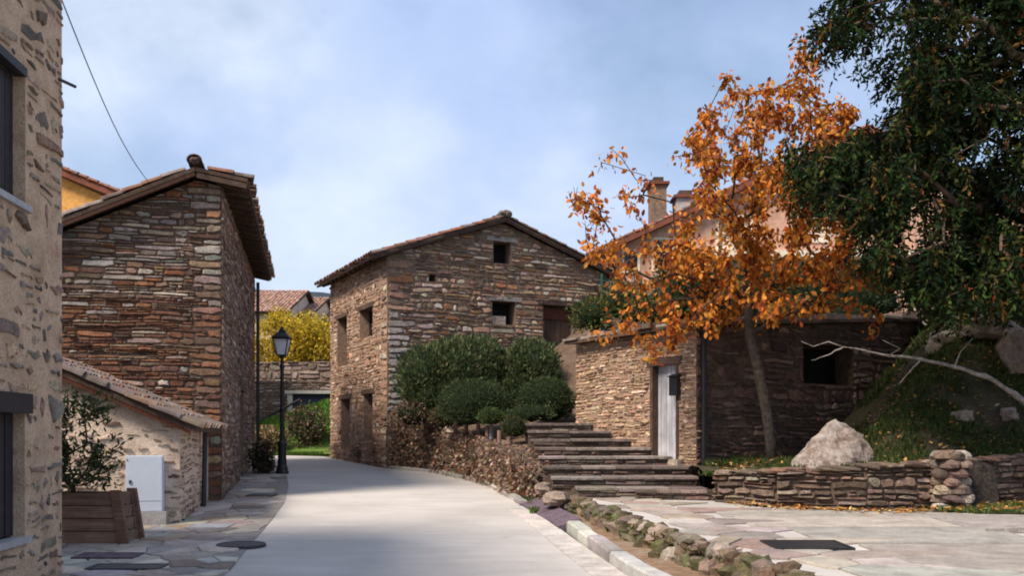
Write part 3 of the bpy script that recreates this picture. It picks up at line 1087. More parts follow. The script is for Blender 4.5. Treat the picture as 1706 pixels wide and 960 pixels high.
# ------------------------------------------------------------------ near left house
PAL_A = [(3, (0.24, 0.195, 0.16)), (3, (0.19, 0.17, 0.155)), (2, (0.38, 0.27, 0.195)), (1, (0.27, 0.19, 0.14)), (1.5, (0.39, 0.31, 0.245))]
dA = Vector((-.1, 1, 0)).normalized()
cA = Vector((-4.79, 9.9, 0))
LA = 7.0
fA = Face(cA - dA * LA - Z * .1, dA)
hA = thing('stone_house', fA.w(LA / 2, 0, -3), 'pale mortared stone house with black shutters beside the wooden planter', 'house')
def atA(Y, z):
    return ((Y - fA.O.y) / dA.y, z - fA.O.z)
holesA = []
for y0, y1, z0, z1 in ((7.55, 8.98, 3.70, 4.97), (7.55, 8.97, .50, 1.72)):
    a, b_ = atA(y0, z0), atA(y1, z1)
    holesA.append((a[0], a[1], b_[0], b_[1]))
outA = [(0, 0), (LA, 0), (LA, 6.4), (0, 6.4)]
wA = wall_sheet(fA, outA, holesA, 'mortar_pale', hA, .14)
pa = rubble([(0.2, 0), (LA, 0), (LA, 6.4), (0.2, 6.4)], holesA, .27, .145, .022, .1, .34, .84)
pa += [p for p in rubble([(LA - .32, 0), (LA, 0), (LA, 6.4), (LA - .32, 6.4)], [], .3, .2, .03, .05, .25, .0)]
jobsA = [(fA, pa, .016, PAL_A, wA)]
fA2 = Face(fA.w(LA, 0), -dA.cross(Z))       # end wall turned away from the road
wall_sheet(fA2, [(0, 0), (6.5, 0), (6.5, 6.4), (0, 6.4)], [], 'mortar_pale', hA)
fA3 = Face(fA.w(0, 0) - dA.cross(Z) * 6.5, dA.cross(Z))
wall_sheet(fA3, [(0, 0), (6.5, 0), (6.5, 6.4), (0, 6.4)], [], 'mortar_pale', hA)
lay_stones(jobsA)
for i, h in enumerate(holesA):
    o = fbox(MB(), fA, h[0], h[1], -.2, h[2], h[3], -.14).build('window', 'void', hA)
    n = 8
    for k in range(n):
        a = lerp(h[0] + .02, h[2] - .02, k / n)
        b_ = lerp(h[0] + .02, h[2] - .02, (k + 1) / n) - .012
        fbox(MB(), fA, a, h[1] + .03, -.14, b_, h[3] - .02, -.105 + R.uniform(0, .01)).build('shutter_board', 'black_paint', o)
    fbox(MB(), fA, h[0] - .08, h[1] - .05, -.13, h[2] + .07, h[1] + .012, .045).build('sill', 'zinc', o)
    if i == 1:
        fbox(MB(), fA, h[0] - .06, h[3] - .02, -.10, h[2] + .07, h[3] + .17, .05).build('shutter_box', 'black_paint', o)
    else:
        fbox(MB(), fA, h[0] - .02, h[3] - .015, -.10, h[2] + .02, h[3] + .07, .012).build('lintel', 'black_paint', o)
hk = MB().bar(fA.w(LA - .1, 5.35, .0), fA.w(LA + .04, 5.32, .13), .025, .025)
hk.build('hook', 'black_iron', hA)
tile_roof(hA, fA.w(-.2, 6.44, .12), dA, dA.cross(Z) * -1 + Z * .4, LA + .25, 3.7, single=20)
tile_roof(hA, fA.w(-.2, 6.44, -6.75), dA, dA.cross(Z) + Z * .4, LA + .25, 3.7, single=0)

# ------------------------------------------------------------------ tall stone house on the left
PAL_B = [(3, (0.19, 0.12, 0.085)), (3, (0.245, 0.165, 0.118)), (2, (0.31, 0.23, 0.178)), (1.5, (0.13, 0.082, 0.065)), (1.4, (0.42, 0.345, 0.29)), (1.1, (0.29, 0.125, 0.06)), (.5, (0.40, 0.23, 0.10)), (1, (0.22, 0.20, 0.195))]
def pal_B(p):                              # rust-red beds in the lower half of this wall, greyer above
    v = sum(q[1] for q in p) / len(p)
    c = pick(PAL_B, .26)
    if v < 3.9 and R.random() < .62:
        c = pick([(2, (0.20, 0.090, 0.055)), (1, (0.27, 0.12, 0.065)), (1, (0.145, 0.070, 0.050))], .14)
    elif v > 3.6 and R.random() < .3:
        c = pick([(1, (0.33, 0.285, 0.25)), (1, (0.27, 0.225, 0.195))], .14)
    return c
dB = Vector((-.218, 1, 0)).normalized()
cB = Vector((-5.41, 17.35, gz(17.35) - .15))
LB = 10.6
WB = 4.8
fB1 = Face(cB + Vector((-dB.y, dB.x, 0)) * WB, Vector((dB.y, -dB.x, 0)))     # front, left to right
fB2 = Face(cB, dB)                                                      # street side, going back
hB = thing('stone_house', cB + dB * LB / 2 - fB1.U * WB / 2, 'tall rust brown slate stone house with a dark overhanging tiled roof', 'house')
zb = cB.z
top_c = 6.12 - zb
rid_u = WB - .45
rid_v = 6.22 - zb
slopeB = math.tan(rad(25))
left_v = rid_v - rid_u * slopeB
outB1 = [(0, 0), (WB, 0), (WB, top_c), (rid_u, rid_v), (0, left_v)]
wB1 = wall_sheet(fB1, outB1, [], 'mortar_dark', hB)
pb1 = rubble([(WB - 3.5, 0), (WB, 0), (WB, top_c), (rid_u, rid_v), (WB - 3.5, rid_v - (rid_u - WB + 3.5) * slopeB)], [], .32, .082, .0055, .035, .22, quoin=(WB, -1, .5, .14))
doorB = (4.6, .15, 5.85, 2.45)
wB2 = wall_sheet(fB2, [(0, 0), (LB, 0), (LB, top_c), (0, top_c)], [doorB], 'mortar_brown', hB)
pb2 = rubble([(0, 0), (LB, 0), (LB, top_c), (0, top_c)], [doorB], .33, .11, .012, .08, .22)
lay_stones([(fB1, pb1, .022, pal_B, wB1), (fB2, pb2, .018, [(2, (0.24, 0.155, 0.12)), (2, (0.30, 0.21, 0.17)), (1, (0.16, 0.105, 0.09)), (1, (0.37, 0.29, 0.24))], wB2)], minpx=20)
opening(fB2, doorB, hB, 'door', .25)
fbox(MB(), fB2, doorB[0] - .2, doorB[3] - .01, -.2, doorB[2] + .2, doorB[3] + .18, .03).build('lintel', 'dark_wood', hB)
fB3 = Face(fB2.w(LB, 0), -fB1.U)
wall_sheet(fB3, [(0, 0), (WB, 0), (WB, left_v), (WB - rid_u, rid_v), (0, top_c)], [], 'mortar_brown', hB)
fB4 = Face(fB3.w(WB, 0), -dB)
wall_sheet(fB4, [(0, 0), (LB, 0), (LB, left_v), (0, left_v)], [], 'mortar_brown', hB)
# roof: long slope to the left, short slope over the street
ov = .32
ridge0 = fB1.w(rid_u, rid_v + .16, ov)
ll = (rid_u + .4) / math.cos(rad(25))
E = ridge0 - (fB1.U * math.cos(rad(25)) + Z * math.sin(rad(25))) * ll
tile_roof(hB, E, dB, fB1.U * math.cos(rad(25)) + Z * math.sin(rad(25)), LB + 2 * ov, ll, single=110)
sr = (fB1.U * .985 - Z * .17).normalized()
E2 = ridge0 + sr * .95
tile_roof(hB, E2, dB, -sr, LB + 2 * ov, .95, single=60)
rB = MB()
ridge_tiles(hB, ridge0 + Z * .06 - dB * .05, ridge0 + dB * (LB + .6) + Z * .06)
MB().bar(E - Z * .12 + dB * .03, ridge0 - Z * .12 + dB * .03, .05, .07, (.8, .55, .5)).build('verge_board', 'dark_wood', hB)
MB().bar(ridge0 - Z * .14 + dB * .03 + sr * .04, E2 - Z * .14 + dB * .03 - sr * .02, .05, .09).build('verge_board', 'dark_wood', hB)
for i in range(22):                        # rafter tails under the street eave
    t = .35 + i * .5
    if t < LB + .3:
        MB().bar(fB2.w(t - ov, top_c + .10, -.1), fB2.w(t - ov, top_c - .005, .44), .09, .10).build('rafter', 'dark_wood', hB)
mb = MB()
rock_geo(mb, ridge0 + Z * .11 - dB * .0, (.10, .10, .06), (.10, .07, .06))
mb.build('ridge_stone', 'stone', hB)
pt = [fB2.w(LB - .05, top_c - .1, .10), fB2.w(LB - .05, top_c - .5, .10), fB2.w(LB - .05, .05, .10)]
MB().tube(pt, [.05, .05, .05], 8).build('drainpipe', 'black_iron', hB)

# ------------------------------------------------------------------ lean-to shed
PAL_L = [(2, (0.36, 0.26, 0.20)), (2, (0.25, 0.165, 0.125)), (2, (0.46, 0.36, 0.29)), (1, (0.19, 0.125, 0.10)), (1, (0.52, 0.43, 0.36))]
cL = Vector((-5.0, 14.0, gz(14) - .08))
WL = 2.6
dL = Vector((-.195, 1, 0)).normalized()
LL = 3.22
fL1 = Face(cL - fB1.U * WL, fB1.U)
fL2 = Face(cL, dL)
hL = thing('lean_to_shed', cL - fB1.U * WL / 2, 'low cream mortared lean-to shed with sloping tiled roof behind the planter', 'shed')
tl = math.tan(rad(24))
el = 1.62 - cL.z                            # eave height above the base
o1 = [(0, 0), (WL, 0), (WL, el), (0, el + WL * tl)]
wL1 = wall_sheet(fL1, o1, [], 'mortar_cream', hL)
wL2 = wall_sheet(fL2, [(0, 0), (LL, 0), (LL, el), (0, el)], [], 'mortar_cream', hL)
pl1 = rubble(o1, [], .19, .085, .022, .07, .3, .72)
pl2 = rubble([(0, 0), (LL, 0), (LL, el), (0, el)], [], .2, .08, .016, .05, .25, .85)
lay_stones([(fL1, pl1, .016, PAL_L, wL1), (fL2, pl2, .018, PAL_L, wL2)])
Sd = (-fB1.U * math.cos(rad(24)) + Z * math.sin(rad(24)))
E = fL1.w(WL, el, .18) + fB1.U * .26 - Z * .26 * tl + Z * .09
tile_roof(hL, E, dL, Sd, LL + .17, 3.1, single=150, pal=[(3, (.15, .12, .105)), (2, (.24, .21, .19)), (2, (.19, .12, .09)), (.6, (.30, .12, .07))])
ce = MB()
MB().bar(E - Z * .10 + Sd * .1 + dL * .03, E + Sd * 3.05 - Z * .10 + dL * .03, .04, .06, (.5, .42, .4)).build('verge_board', 'red_wood', hL)
MB().tube([fL2.w(2.2, el - .08, .09), fL2.w(2.2, .06, .06)], [.045, .045], 8).build('drainpipe', 'black_iron', hL)
MB().tube([fL2.w(2.75, el - .15, .05), fL2.w(2.75, .3, .05)], [.022, .022], 6).build('cable_pipe', 'zinc', hL)

# meter cabinet on its stone plinth
t = thing('meter_cabinet', fL1.w(1.75, .02, .15), 'pale grey metal meter cabinet on a stone plinth against the shed', 'cabinet')
a, b_ = P(208, 760, 13.75), P(272, 855, 13.75)
def uvL(px, py):
    dr = Vector(((px - CX) / F, 1, (HZ - py) / F))
    pl = fL1.O + fL1.N * .2
    tt = (pl - Vector((0, 0, CAMZ))).dot(fL1.N) / dr.dot(fL1.N)
    q = Vector((0, 0, CAMZ)) + dr * tt - fL1.O
    return q.dot(fL1.U), q.z
(ua, va), (ub, vb) = uvL(209, 760), uvL(271, 853)
fbox(MB(), fL1, ua, vb, .04, ub, va, .19).build('body', 'grey_paint', t)
fbox(MB(), fL1, ua + .012, vb + .16, .188, ub - .012, va - .012, .203).build('door', 'grey_paint', t)
fbox(MB(), fL1, ua + .012, vb + .012, .188, ub - .012, vb + .15, .201).build('lower_panel', 'grey_paint', t)
fbox(MB(), fL1, ua + .05, vb + .42, .20, ua + .08, vb + .47, .217).build('lock', 'cast_iron', t)
fbox(MB(), fL1, ua - .03, .0, .03, ub + .05, vb, .23).build('plinth', 'concrete_grey', t)

# planter and its shrub
pr = GP(212, 909)
fP = Face(Vector((pr.x - 1.75, pr.y + .02, pr.z)), (1, -.03, 0))
t = thing('wooden_planter', fP.w(.9, 0, -.3), 'brown plank planter box with flared corner posts holding a leafy shrub', 'planter')
ph = .68
for k in range(4):
    z0, z1 = .02 + k * .165, .02 + k * .165 + .152
    g = R.uniform(.8, 1.15)
    i0, i1 = .05 * z0 / ph, .05 * z1 / ph
    for (na, nb) in ((-.04, 0.0), (-.44, -.40)):
        mb = MB()
        mb.hexa([fP.w(0, z0, nb - i0), fP.w(1.72 - i0 * 2, z0, nb - i0), fP.w(1.72 - i0 * 2, z0, na - i0), fP.w(0, z0, na - i0), fP.w(0, z1, nb - i1), fP.w(1.72 - i1 * 2, z1, nb - i1), fP.w(1.72 - i1 * 2, z1, na - i1), fP.w(0, z1, na - i1)], (g, g * .97, g * .95))
        mb.build('plank', 'plank_wood', t)
    for uu in (1.66, .0):
        fbox(MB(), fP, uu - i0 * 2, z0, -.40, uu + .04 - i0 * 2, z1, -.05, (g, g, g)).build('plank', 'plank_wood', t)
for (ua_, na_) in ((1.66, .03), (1.66, -.44), (-.02, .03), (-.02, -.44)):
    mb = MB()
    mb.hexa([fP.w(ua_, 0, na_), fP.w(ua_ + .13, 0, na_), fP.w(ua_ + .13, 0, na_ - .06), fP.w(ua_, 0, na_ - .06), fP.w(ua_ - .12, ph + .03, na_ - .03), fP.w(ua_ + .0, ph + .03, na_ - .03), fP.w(ua_ + .0, ph + .03, na_ - .09), fP.w(ua_ - .12, ph + .03, na_ - .09)], (.8, .7, .65))
    mb.build('corner_post', 'plank_wood', t)
fbox(MB(), fP, .04, .05, -.39, 1.58, .6, -.06).build('soil', 'soil', t)
GREEN_D = [(3, (0.025, 0.042, 0.016)), (2, (0.045, 0.066, 0.022)), (1, (0.075, 0.095, 0.035))]
base = fP.w(.95, .6, -.22)
t = thing('potted_shrub', base, 'leafy dark green shrub growing in the wooden planter', 'shrub')
tg = []
for i in range(60):
    tg.append(base + Vector((R.uniform(-.75, .5), R.uniform(-.28, .28), R.uniform(.15, 1.3))))
nodes, tips = grow([base, base + Vector((.0, 0, .12)), base + Vector((.02, 0, .25))], tg, .3, .25)
branch_mesh(nodes, tips, .004, .035).build('stems', 'bark', t)
mb = MB()
for tp in tips:
    for i in range(46):
        p = nodes[tp][0] + rvec() * R.random() ** .6 * .21
        L = R.uniform(.06, .13)
        leaf_quad(mb, p, (rvec() + Z * .35).normalized(), rvec(), L, L * .33, pick(GREEN_D, .3))
tag(mb.build('foliage', 'leaf', t), kind='stuff')

# overhead wire
a, b_ = P(100, -8, 9.86), P(252, 309, 17.6)
pts = []
for i in range(25):
    s = i / 24
    pts.append(a.lerp(b_, s) - Z * .25 * math.sin(math.pi * s))
tag(MB().tube(pts, [.007] * 25, 5).build('overhead_wire', 'wire'), 'thin dark overhead wire running to the tall slate stone house roof', 'wire')

# ochre house behind
fY = Face(P(60, 724, 31) * 1.0, (1, 0, 0))
fY = Face(Vector((-20, 31, .6)), (1, 0, 0))
hY = thing('ochre_house', fY.w(4, 0, -4), 'ochre yellow rendered house rising behind the tall slate stone house', 'house')
yr = P(217, 330, 31)
ur, vr = yr.x + 20, yr.z - .6
sy = math.tan(rad(22.5))
outY = [(0, 0), (ur - .3, 0), (ur - .3, vr - .2), (ur / 2, vr + ur / 2 * sy - .2), (0, vr - .2)]
wall_sheet(fY, outY, [], 'ochre_render', hY)
fY2 = Face(fY.w(ur - .3, 0), (0, 1, 0))
wall_sheet(fY2, [(0, 0), (8, 0), (8, vr - .2), (0, vr - .2)], [], 'ochre_render', hY)
tile_roof(hY, fY.w(ur, vr, .35), (0, 1, 0), (-math.cos(rad(22.5)), 0, math.sin(rad(22.5))), 8.5, ur / 2 / math.cos(rad(22.5)), single=40, pal=[(1, (.22, .085, .055)), (1, (.28, .11, .07))], under='red_wood', thick=.2)
tile_roof(hY, fY.w(0, vr, .35), (0, 1, 0), (math.cos(rad(22.5)), 0, math.sin(rad(22.5))), 8.5, ur / 2 / math.cos(rad(22.5)), single=0, under='red_wood', thick=.2)
#PART3
# ------------------------------------------------------------------ central stone house
def facepx(face, px, py, n=0.0):
    dr = Vector(((px - CX) / F, 1, (HZ - py) / F))
    o = face.O + face.N * n
    c = Vector((0, 0, CAMZ))
    tt = (o - c).dot(face.N) / dr.dot(face.N)
    q = c + dr * tt - face.O
    return q.dot(face.U), q.z
def px_hole(face, x0, y0, x1, y1):
    (a, b_), (c_, d_) = facepx(face, x0, y1), facepx(face, x1, y0)
    e = (facepx(face, x0, y0)[1] + d_) / 2
    return (min(a, c_), b_ if True else 0, max(a, c_), d_)
gC = Vector((.894, .447, 0)).normalized()
bC = Vector((-.447, .894, 0)).normalized()
cC = Vector((-3.49, 26.0, .45))
WC, LC = 7.2, 5.8
fC1 = Face(cC, gC)                        # gable
fC2 = Face(cC + bC * LC, -bC)             # street side, far to near
hC = thing('stone_house', cC + gC * WC / 2 + bC * LC / 2, 'brown rubble stone house with a gable and dark openings above round shrubs', 'house')
eC, apC = 6.5 - .45, 7.78 - .45
PAL_C = [(3, (0.31, 0.19, 0.12)), (3, (0.39, 0.26, 0.175)), (1.5, (0.21, 0.13, 0.09)), (2, (0.48, 0.38, 0.295)), (1, (0.33, 0.16, 0.07)), (.8, (0.50, 0.43, 0.36)), (1, (0.165, 0.115, 0.095))]
hol = {k: px_hole(fC1, *v) for k, v in dict(attic=(822, 404, 851, 438), win=(820, 503, 858, 540), door=(905, 511, 955, 606), hole=(715, 458, 726, 469)).items()}
holesC1 = list(hol.values())
outC = [(0, 0), (WC, 0), (WC, eC), (WC / 2, apC), (0, eC)]
wC1 = wall_sheet(fC1, outC, holesC1, 'mortar_brown', hC)
pc1 = rubble(outC, holesC1, .31, .13, .012, .045, .24, quoin=(0, 1, .7, .2))
HC2 = [px_hole(fC2, *v) for v in ((562, 526, 578, 612), (599, 510, 621, 566), (568, 664, 583, 748), (606, 655, 621, 735))]
outC2 = [(0, 0), (LC, 0), (LC, eC), (0, eC)]
wC2 = wall_sheet(fC2, outC2, HC2, 'mortar_sand', hC, .35)
pc2 = rubble(outC2, HC2, .24, .125, .014, .05, .26, quoin=(LC, -1, .5, .2))
def pal_C1(p):
    u = sum(q[0] for q in p) / len(p)
    v = sum(q[1] for q in p) / len(p)
    if u < .55 and v < 4.6:
        return pick([(2, (0.40, 0.36, 0.33)), (1, (0.47, 0.43, 0.39)), (1, (0.33, 0.29, 0.26))], .12)
    return pick(PAL_C, .26)
lay_stones([(fC1, pc1, .026, pal_C1, wC1), (fC2, pc2, .022, [(2, (0.33, 0.20, 0.14)), (2, (0.41, 0.275, 0.20)), (2, (0.25, 0.145, 0.10)), (1, (0.54, 0.43, 0.35))], wC2)], minpx=30)
opening(fC1, hol['attic'], hC, 'void')
o = opening(fC1, hol['win'], hC, 'void')
h = hol['win']
fbox(MB(), fC1, h[0] - .02, h[1], -.25, h[0] + (h[2] - h[0]) * .62, h[1] + (h[3] - h[1]) * .36, -.05, (.36, .29, .24)).build('blocking_stone', 'stone', o)
opening(fC1, hol['hole'], hC, 'void')
o = opening(fC1, hol['door'], hC, 'door', .2)
h = hol['door']
fbox(MB(), fC1, h[0] + .02, h[3] - .42, -.16, h[2] - .02, h[3] - .1, -.125, (.45, .4, .4)).build('transom', 'red_wood', o)
for k in ('attic', 'win', 'door'):
    h = hol[k]
    fbox(MB(), fC1, h[0] - .22, h[3] - .004, -.2, h[2] + .22, h[3] + .13, .035, (.30, .26, .23) if k != 'door' else (.8, .8, .8)).build('lintel', 'stone' if k != 'door' else 'dark_wood', hC)
for i, h in enumerate(HC2):
    opening(fC2, h, hC, 'void' if i < 2 else 'door', .34)
    fbox(MB(), fC2, h[0] - .18, h[3] - .004, -.3, h[2] + .18, h[3] + .13, .03).build('lintel', 'dark_wood', hC)
fC3 = Face(fC1.w(WC, 0), bC)
wall_sheet(fC3, [(0, 0), (LC, 0), (LC, eC), (0, eC)], [], 'mortar_brown', hC)
fC4 = Face(fC3.w(LC, 0), -gC)
wall_sheet(fC4, outC, [], 'mortar_brown', hC)
aC = math.atan2(apC - eC, WC / 2)
for sgn in (1, -1):
    up = gC * sgn * math.cos(aC) + Z * math.sin(aC)
    ov = .42
    ls = (WC / 2 + ov) / math.cos(aC)
    E = fC1.w(WC / 2, apC + .13, .22) - up * ls
    tile_roof(hC, E, bC, up, LC + .45, ls, single=100)
    MB().bar(E - Z * .09 + bC * .04, E + up * (ls - .02) - Z * .09 + bC * .04, .05, .07).build('verge_board', 'dark_wood', hC)
ridge_tiles(hC, fC1.w(WC / 2, apC + .17, .25), fC1.w(WC / 2, apC + .17, .25) + bC * (LC + .4))
for i in range(2):
    mb = MB()
    rock_geo(mb, fC1.w(WC / 2 + .16 * i - .08, apC + .24, .15), (.14, .13, .09), (.19, .15, .12))
    mb.build('ridge_stone', 'stone', hC)
for i in range(12):
    tt = .2 + i * .48
    MB().bar(fC2.w(LC - tt, eC + .06, -.05), fC2.w(LC - tt, eC - .10, .36), .08, .09).build('rafter', 'dark_wood', hC)

# ------------------------------------------------------------------ garden above the road, retaining wall
RW = [GP(905, 838), GP(860, 827), GP(800, 803), GP(720, 785), Vector((-3.36, 25.85, gz(25.85)))]
RT = [.78, 1.13, 1.38, 1.8, 2.07]
wall_y = [(p.y, p.x) for p in RW]
top_y = [(p.y, z) for p, z in zip(RW, RT)]
RIGHT = [(17, .50), (20.0, .36), (20.6, 1.55), (24, 2.2), (29.2, 4.0)]
def garden_z(X, Y):
    z = polyat(top_y, Y) - .03
    z += max(0, X - polyat(wall_y, Y)) * .10
    z += max(0, Y - 22) * max(0, X + 1.5) * .09
    if Y < 20.1:
        z = min(z, .45 + .29 * (Y - 15.9))
    return z + .03 * fbm(X, Y, 4, 1.5)
grid_obj('garden_bed', rng(0, 1, 16), rng(17.05, 29.5, 40), garden_z, 'soil',
         fx=lambda t, y: lerp(polyat(wall_y, y) + .18, polyat(RIGHT, y), t))
rwt = thing('retaining_wall', RW[2], 'low rubble garden wall draped in brown vines along the road', 'wall')
jobs = []
for (p, q), (z0, z1) in zip(zip(RW, RW[1:]), zip(RT, RT[1:])):
    f = Face(Vector((q.x, q.y, q.z - .1)), Vector((p.x - q.x, p.y - q.y, 0)))
    L = math.hypot(p.x - q.x, p.y - q.y)
    outl = [(0, 0), (L, p.z - q.z), (L, z0 - f.O.z), (0, z1 - f.O.z)]
    mb = MB()
    mb.hexa([f.w(0, 0, -.35), f.w(0, 0, 0), f.w(L, p.z - q.z, 0), f.w(L, p.z - q.z, -.35), f.w(0, outl[3][1], -.35), f.w(0, outl[3][1], 0), f.w(L, outl[2][1], 0), f.w(L, outl[2][1], -.35)])
    wl = mb.build('wall', 'mortar_dark', rwt)
    jobs.append((f, rubble(outl, [], .27, .12, .012, .05, .25), .045, [(2, (0.26, 0.18, 0.13)), (2, (0.33, 0.24, 0.18)), (1, (0.17, 0.12, 0.09)), (1, (0.42, 0.34, 0.275))], wl))
# near end of the wall, turned to the steps
f = Face(RW[0] - Z * .1, (1, .25, 0))
outl = [(0, 0), (.9, 0), (.9, .62), (0, .62)]
mb = MB()
fbox(mb, f, 0, 0, -.8, .9, .62, 0)
wl = mb.build('wall', 'mortar_dark', rwt)
jobs.append((f, rubble(outl, [], .3, .12, .012, .03, .2), .04, [(2, (0.24, 0.18, 0.14)), (1, (0.36, 0.31, 0.27))], wl))
lay_stones(jobs)
# dead vines hanging over it
vt = thing('dry_vines', RW[2] + Z * .4, 'brown withered vines hanging over the low garden wall by the road', 'vines')
DRY = [(3, (0.24, 0.155, 0.11)), (2, (0.34, 0.235, 0.18)), (2, (0.14, 0.088, 0.062)), (1, (0.38, 0.29, 0.225)), (1, (0.25, 0.10, 0.055)), (.8, (0.12, 0.12, 0.045))]
mb = MB()
tw = MB()
def along(s):
    s *= len(RW) - 1
    i = min(int(s), len(RW) - 2)
    return RW[i].lerp(RW[i + 1], s - i), lerp(RT[i], RT[i + 1], s - i), (RW[i + 1] - RW[i])
for i in range(8500):
    s = R.random()
    p, tp, dr = along(s)
    nrm = Vector((-dr.y, dr.x, 0)).normalized()
    q = R.random()
    den = .5 + .8 * fbm(s * 9, q * 2.5, 3, 1.6)
    if R.random() > den + .25:
        continue
    bulge = .06 + .17 * R.random() * (1 + fbm(s * 14, q * 3, 7))
    pp = Vector((p.x, p.y, lerp(p.z + .02, tp + .12, q ** .85))) + nrm * bulge
    if q > .9:
        pp -= nrm * R.uniform(0, .6)
    L = R.uniform(.045, .12)
    leaf_quad(mb, pp, (rvec() + Z * -.35 + nrm * .4).normalized(), rvec(), L, L * .55, pick(DRY, .25))
for i in range(230):
    s = R.random()
    p, tp, dr = along(s)
    nrm = Vector((-dr.y, dr.x, 0)).normalized()
    tang = dr.normalized()
    a = Vector((p.x, p.y, tp + .08)) + nrm * .02
    pts = [a]
    sl_ = R.uniform(-.5, .5)
    n = 5
    for k in range(1, n + 1):
        pts.append(a + tang * sl_ * k / n + nrm * (.10 + .10 * math.sin(k)) * min(1, k / 2) + Z * (-(tp - p.z) * .95 * k / n * R.uniform(.8, 1)))
    tw.tube(pts, [.008] * len(pts), 4, (.17, .12, .095))
tag(mb.build('withered_leaves', 'dry_leaf', vt), kind='stuff')
tag(tw.build('vine_stems', 'dry_leaf', vt), kind='stuff')
# withered growth at the foot of the stone house's street side
def dry_clump(name, c, r, n, label, pal=DRY, leaf=.08, group=None, h0=0):
    t = thing(name, c, label, 'shrub', group)
    mb, tw = MB(), MB()
    for i in range(14):
        e = c + Vector((R.uniform(-1, 1) * r[0], R.uniform(-1, 1) * r[1], r[2] * R.uniform(.7, 1.5)))
        tw.tube([c, c.lerp(e, .5) + rvec() * .05, e], [.012, .008, .004], 4, (.10, .07, .055))
    for i in range(n):
        d_ = rvec() * R.random() ** .45
        k = 1 + .3 * fbm(d_.x * 3, d_.y * 3, d_.z * 3 + c.x)
        p = c + Vector((d_.x * r[0] * k, d_.y * r[1] * k, r[2] * (.85 + d_.z * k) ))
        L = leaf * R.uniform(.6, 1.3)
        leaf_quad(mb, p, (rvec() + Z * .1).normalized(), rvec(), L, L * .5, pick(pal, .3))
    tag(mb.build('foliage', 'dry_leaf', t), kind='stuff')
    tag(tw.build('twigs', 'dry_leaf', t), kind='stuff')
for i, (px, py, rr, hh, lab) in enumerate([(575, 764, .55, .3, 'withered brown shrub between the two street doors of the gabled house'), (612, 771, .5, .33, 'withered brown shrub under the corner doorway of the gabled house'), (640, 776, .4, .5, 'tangled brown shrub at the corner of the gabled stone house')]):
    g = GP(px, py)
    g.x += -.05
    dry_clump('withered_shrub', g, (rr, rr * .6, hh), 800, lab)
dry_clump('pot_shrub', GP(444, 792) + Vector((-.15, .2, 0)), (.34, .34, .5), 1500, 'dark brown shrub against the wall beside the street lamp', [(3, (.06, .045, .035)), (2, (.03, .045, .022)), (1, (.14, .09, .065))], .09)
g = GP(452, 786)
t = thing('garden_stone', g, 'rough brown stone lying at the foot of the lamp-side shrub', 'stone')
mb = MB()
rock_geo(mb, g + Vector((0, -.25, .14)), (.18, .15, .16), (.25, .19, .16))
mb.build('stone', 'stone', t)

# shrubs in the garden
YEW = [(3, (0.034, 0.054, 0.022)), (2, (0.058, 0.082, 0.030)), (1, (0.095, 0.12, 0.045))]
LAV = [(3, (0.060, 0.088, 0.036)), (2, (0.10, 0.13, 0.052)), (1.3, (0.15, 0.175, 0.075)), (1, (0.03, 0.05, 0.022)), (.4, (.17, .13, .06))]
def G(px, Y):
    x = (px - CX) / F * Y
    return Vector((x, Y, garden_z(x, Y)))
def lobe(px, py, Y, rx, ry, rz):
    p = P(px, py, Y)
    return ((p.x, p.y, p.z), (rx / F * Y, ry, rz / F * Y))
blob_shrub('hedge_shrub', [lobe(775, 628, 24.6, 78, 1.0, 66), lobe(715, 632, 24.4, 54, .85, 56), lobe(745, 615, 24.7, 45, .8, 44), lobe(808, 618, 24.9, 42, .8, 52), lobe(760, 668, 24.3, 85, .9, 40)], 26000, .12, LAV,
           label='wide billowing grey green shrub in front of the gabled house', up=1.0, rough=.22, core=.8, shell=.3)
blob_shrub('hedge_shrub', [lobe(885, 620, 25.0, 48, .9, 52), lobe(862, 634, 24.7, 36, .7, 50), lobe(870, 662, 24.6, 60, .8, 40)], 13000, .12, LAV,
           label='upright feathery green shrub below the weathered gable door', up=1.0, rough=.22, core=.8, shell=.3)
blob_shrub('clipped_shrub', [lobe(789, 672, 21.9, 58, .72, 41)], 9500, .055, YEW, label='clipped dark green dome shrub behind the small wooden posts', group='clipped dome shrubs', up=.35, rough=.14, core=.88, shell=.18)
blob_shrub('clipped_shrub', [lobe(911, 668, 22.0, 48, .62, 38)], 8000, .055, YEW, label='clipped dark green dome shrub at the head of the stone steps', group='clipped dome shrubs', up=.35, rough=.14, core=.88, shell=.18)
blob_shrub('low_shrub', [lobe(857, 713, 19.9, 22, .3, 18)], 1700, .05, [(2, (.045, .05, .018)), (1, (.11, .085, .025)), (1, (.02, .032, .013))], label='small dark shrub with yellowish tips left of the steps', up=.3, rough=.15)
blob_shrub('low_shrub', [lobe(818, 695, 21.0, 22, .3, 15)], 1600, .05, [(2, (.075, .11, .03)), (1, (.04, .065, .02))], label='small bright green shrub between the wooden posts and domes', up=.3, rough=.2)
blob_shrub('low_shrub', [lobe(690, 690, 24.0, 34, .35, 22)], 1500, .08, DRY, label='brown withered shrub under the wide hedge by the corner', up=.3, rough=.3, mt='dry_leaf')
blob_shrub('low_shrub', [lobe(738, 694, 22.6, 20, .3, 16)], 900, .07, [(2, (.09, .075, .035)), (1, (.14, .10, .05))], label='olive brown tuft beside the first wooden post', up=.4, rough=.3, mt='dry_leaf')
blob_shrub('low_shrub', [lobe(885, 690, 21.0, 40, .35, 14)], 1500, .06, YEW, label='low dark green ground cover beneath the domes by the steps', up=.4, rough=.3)
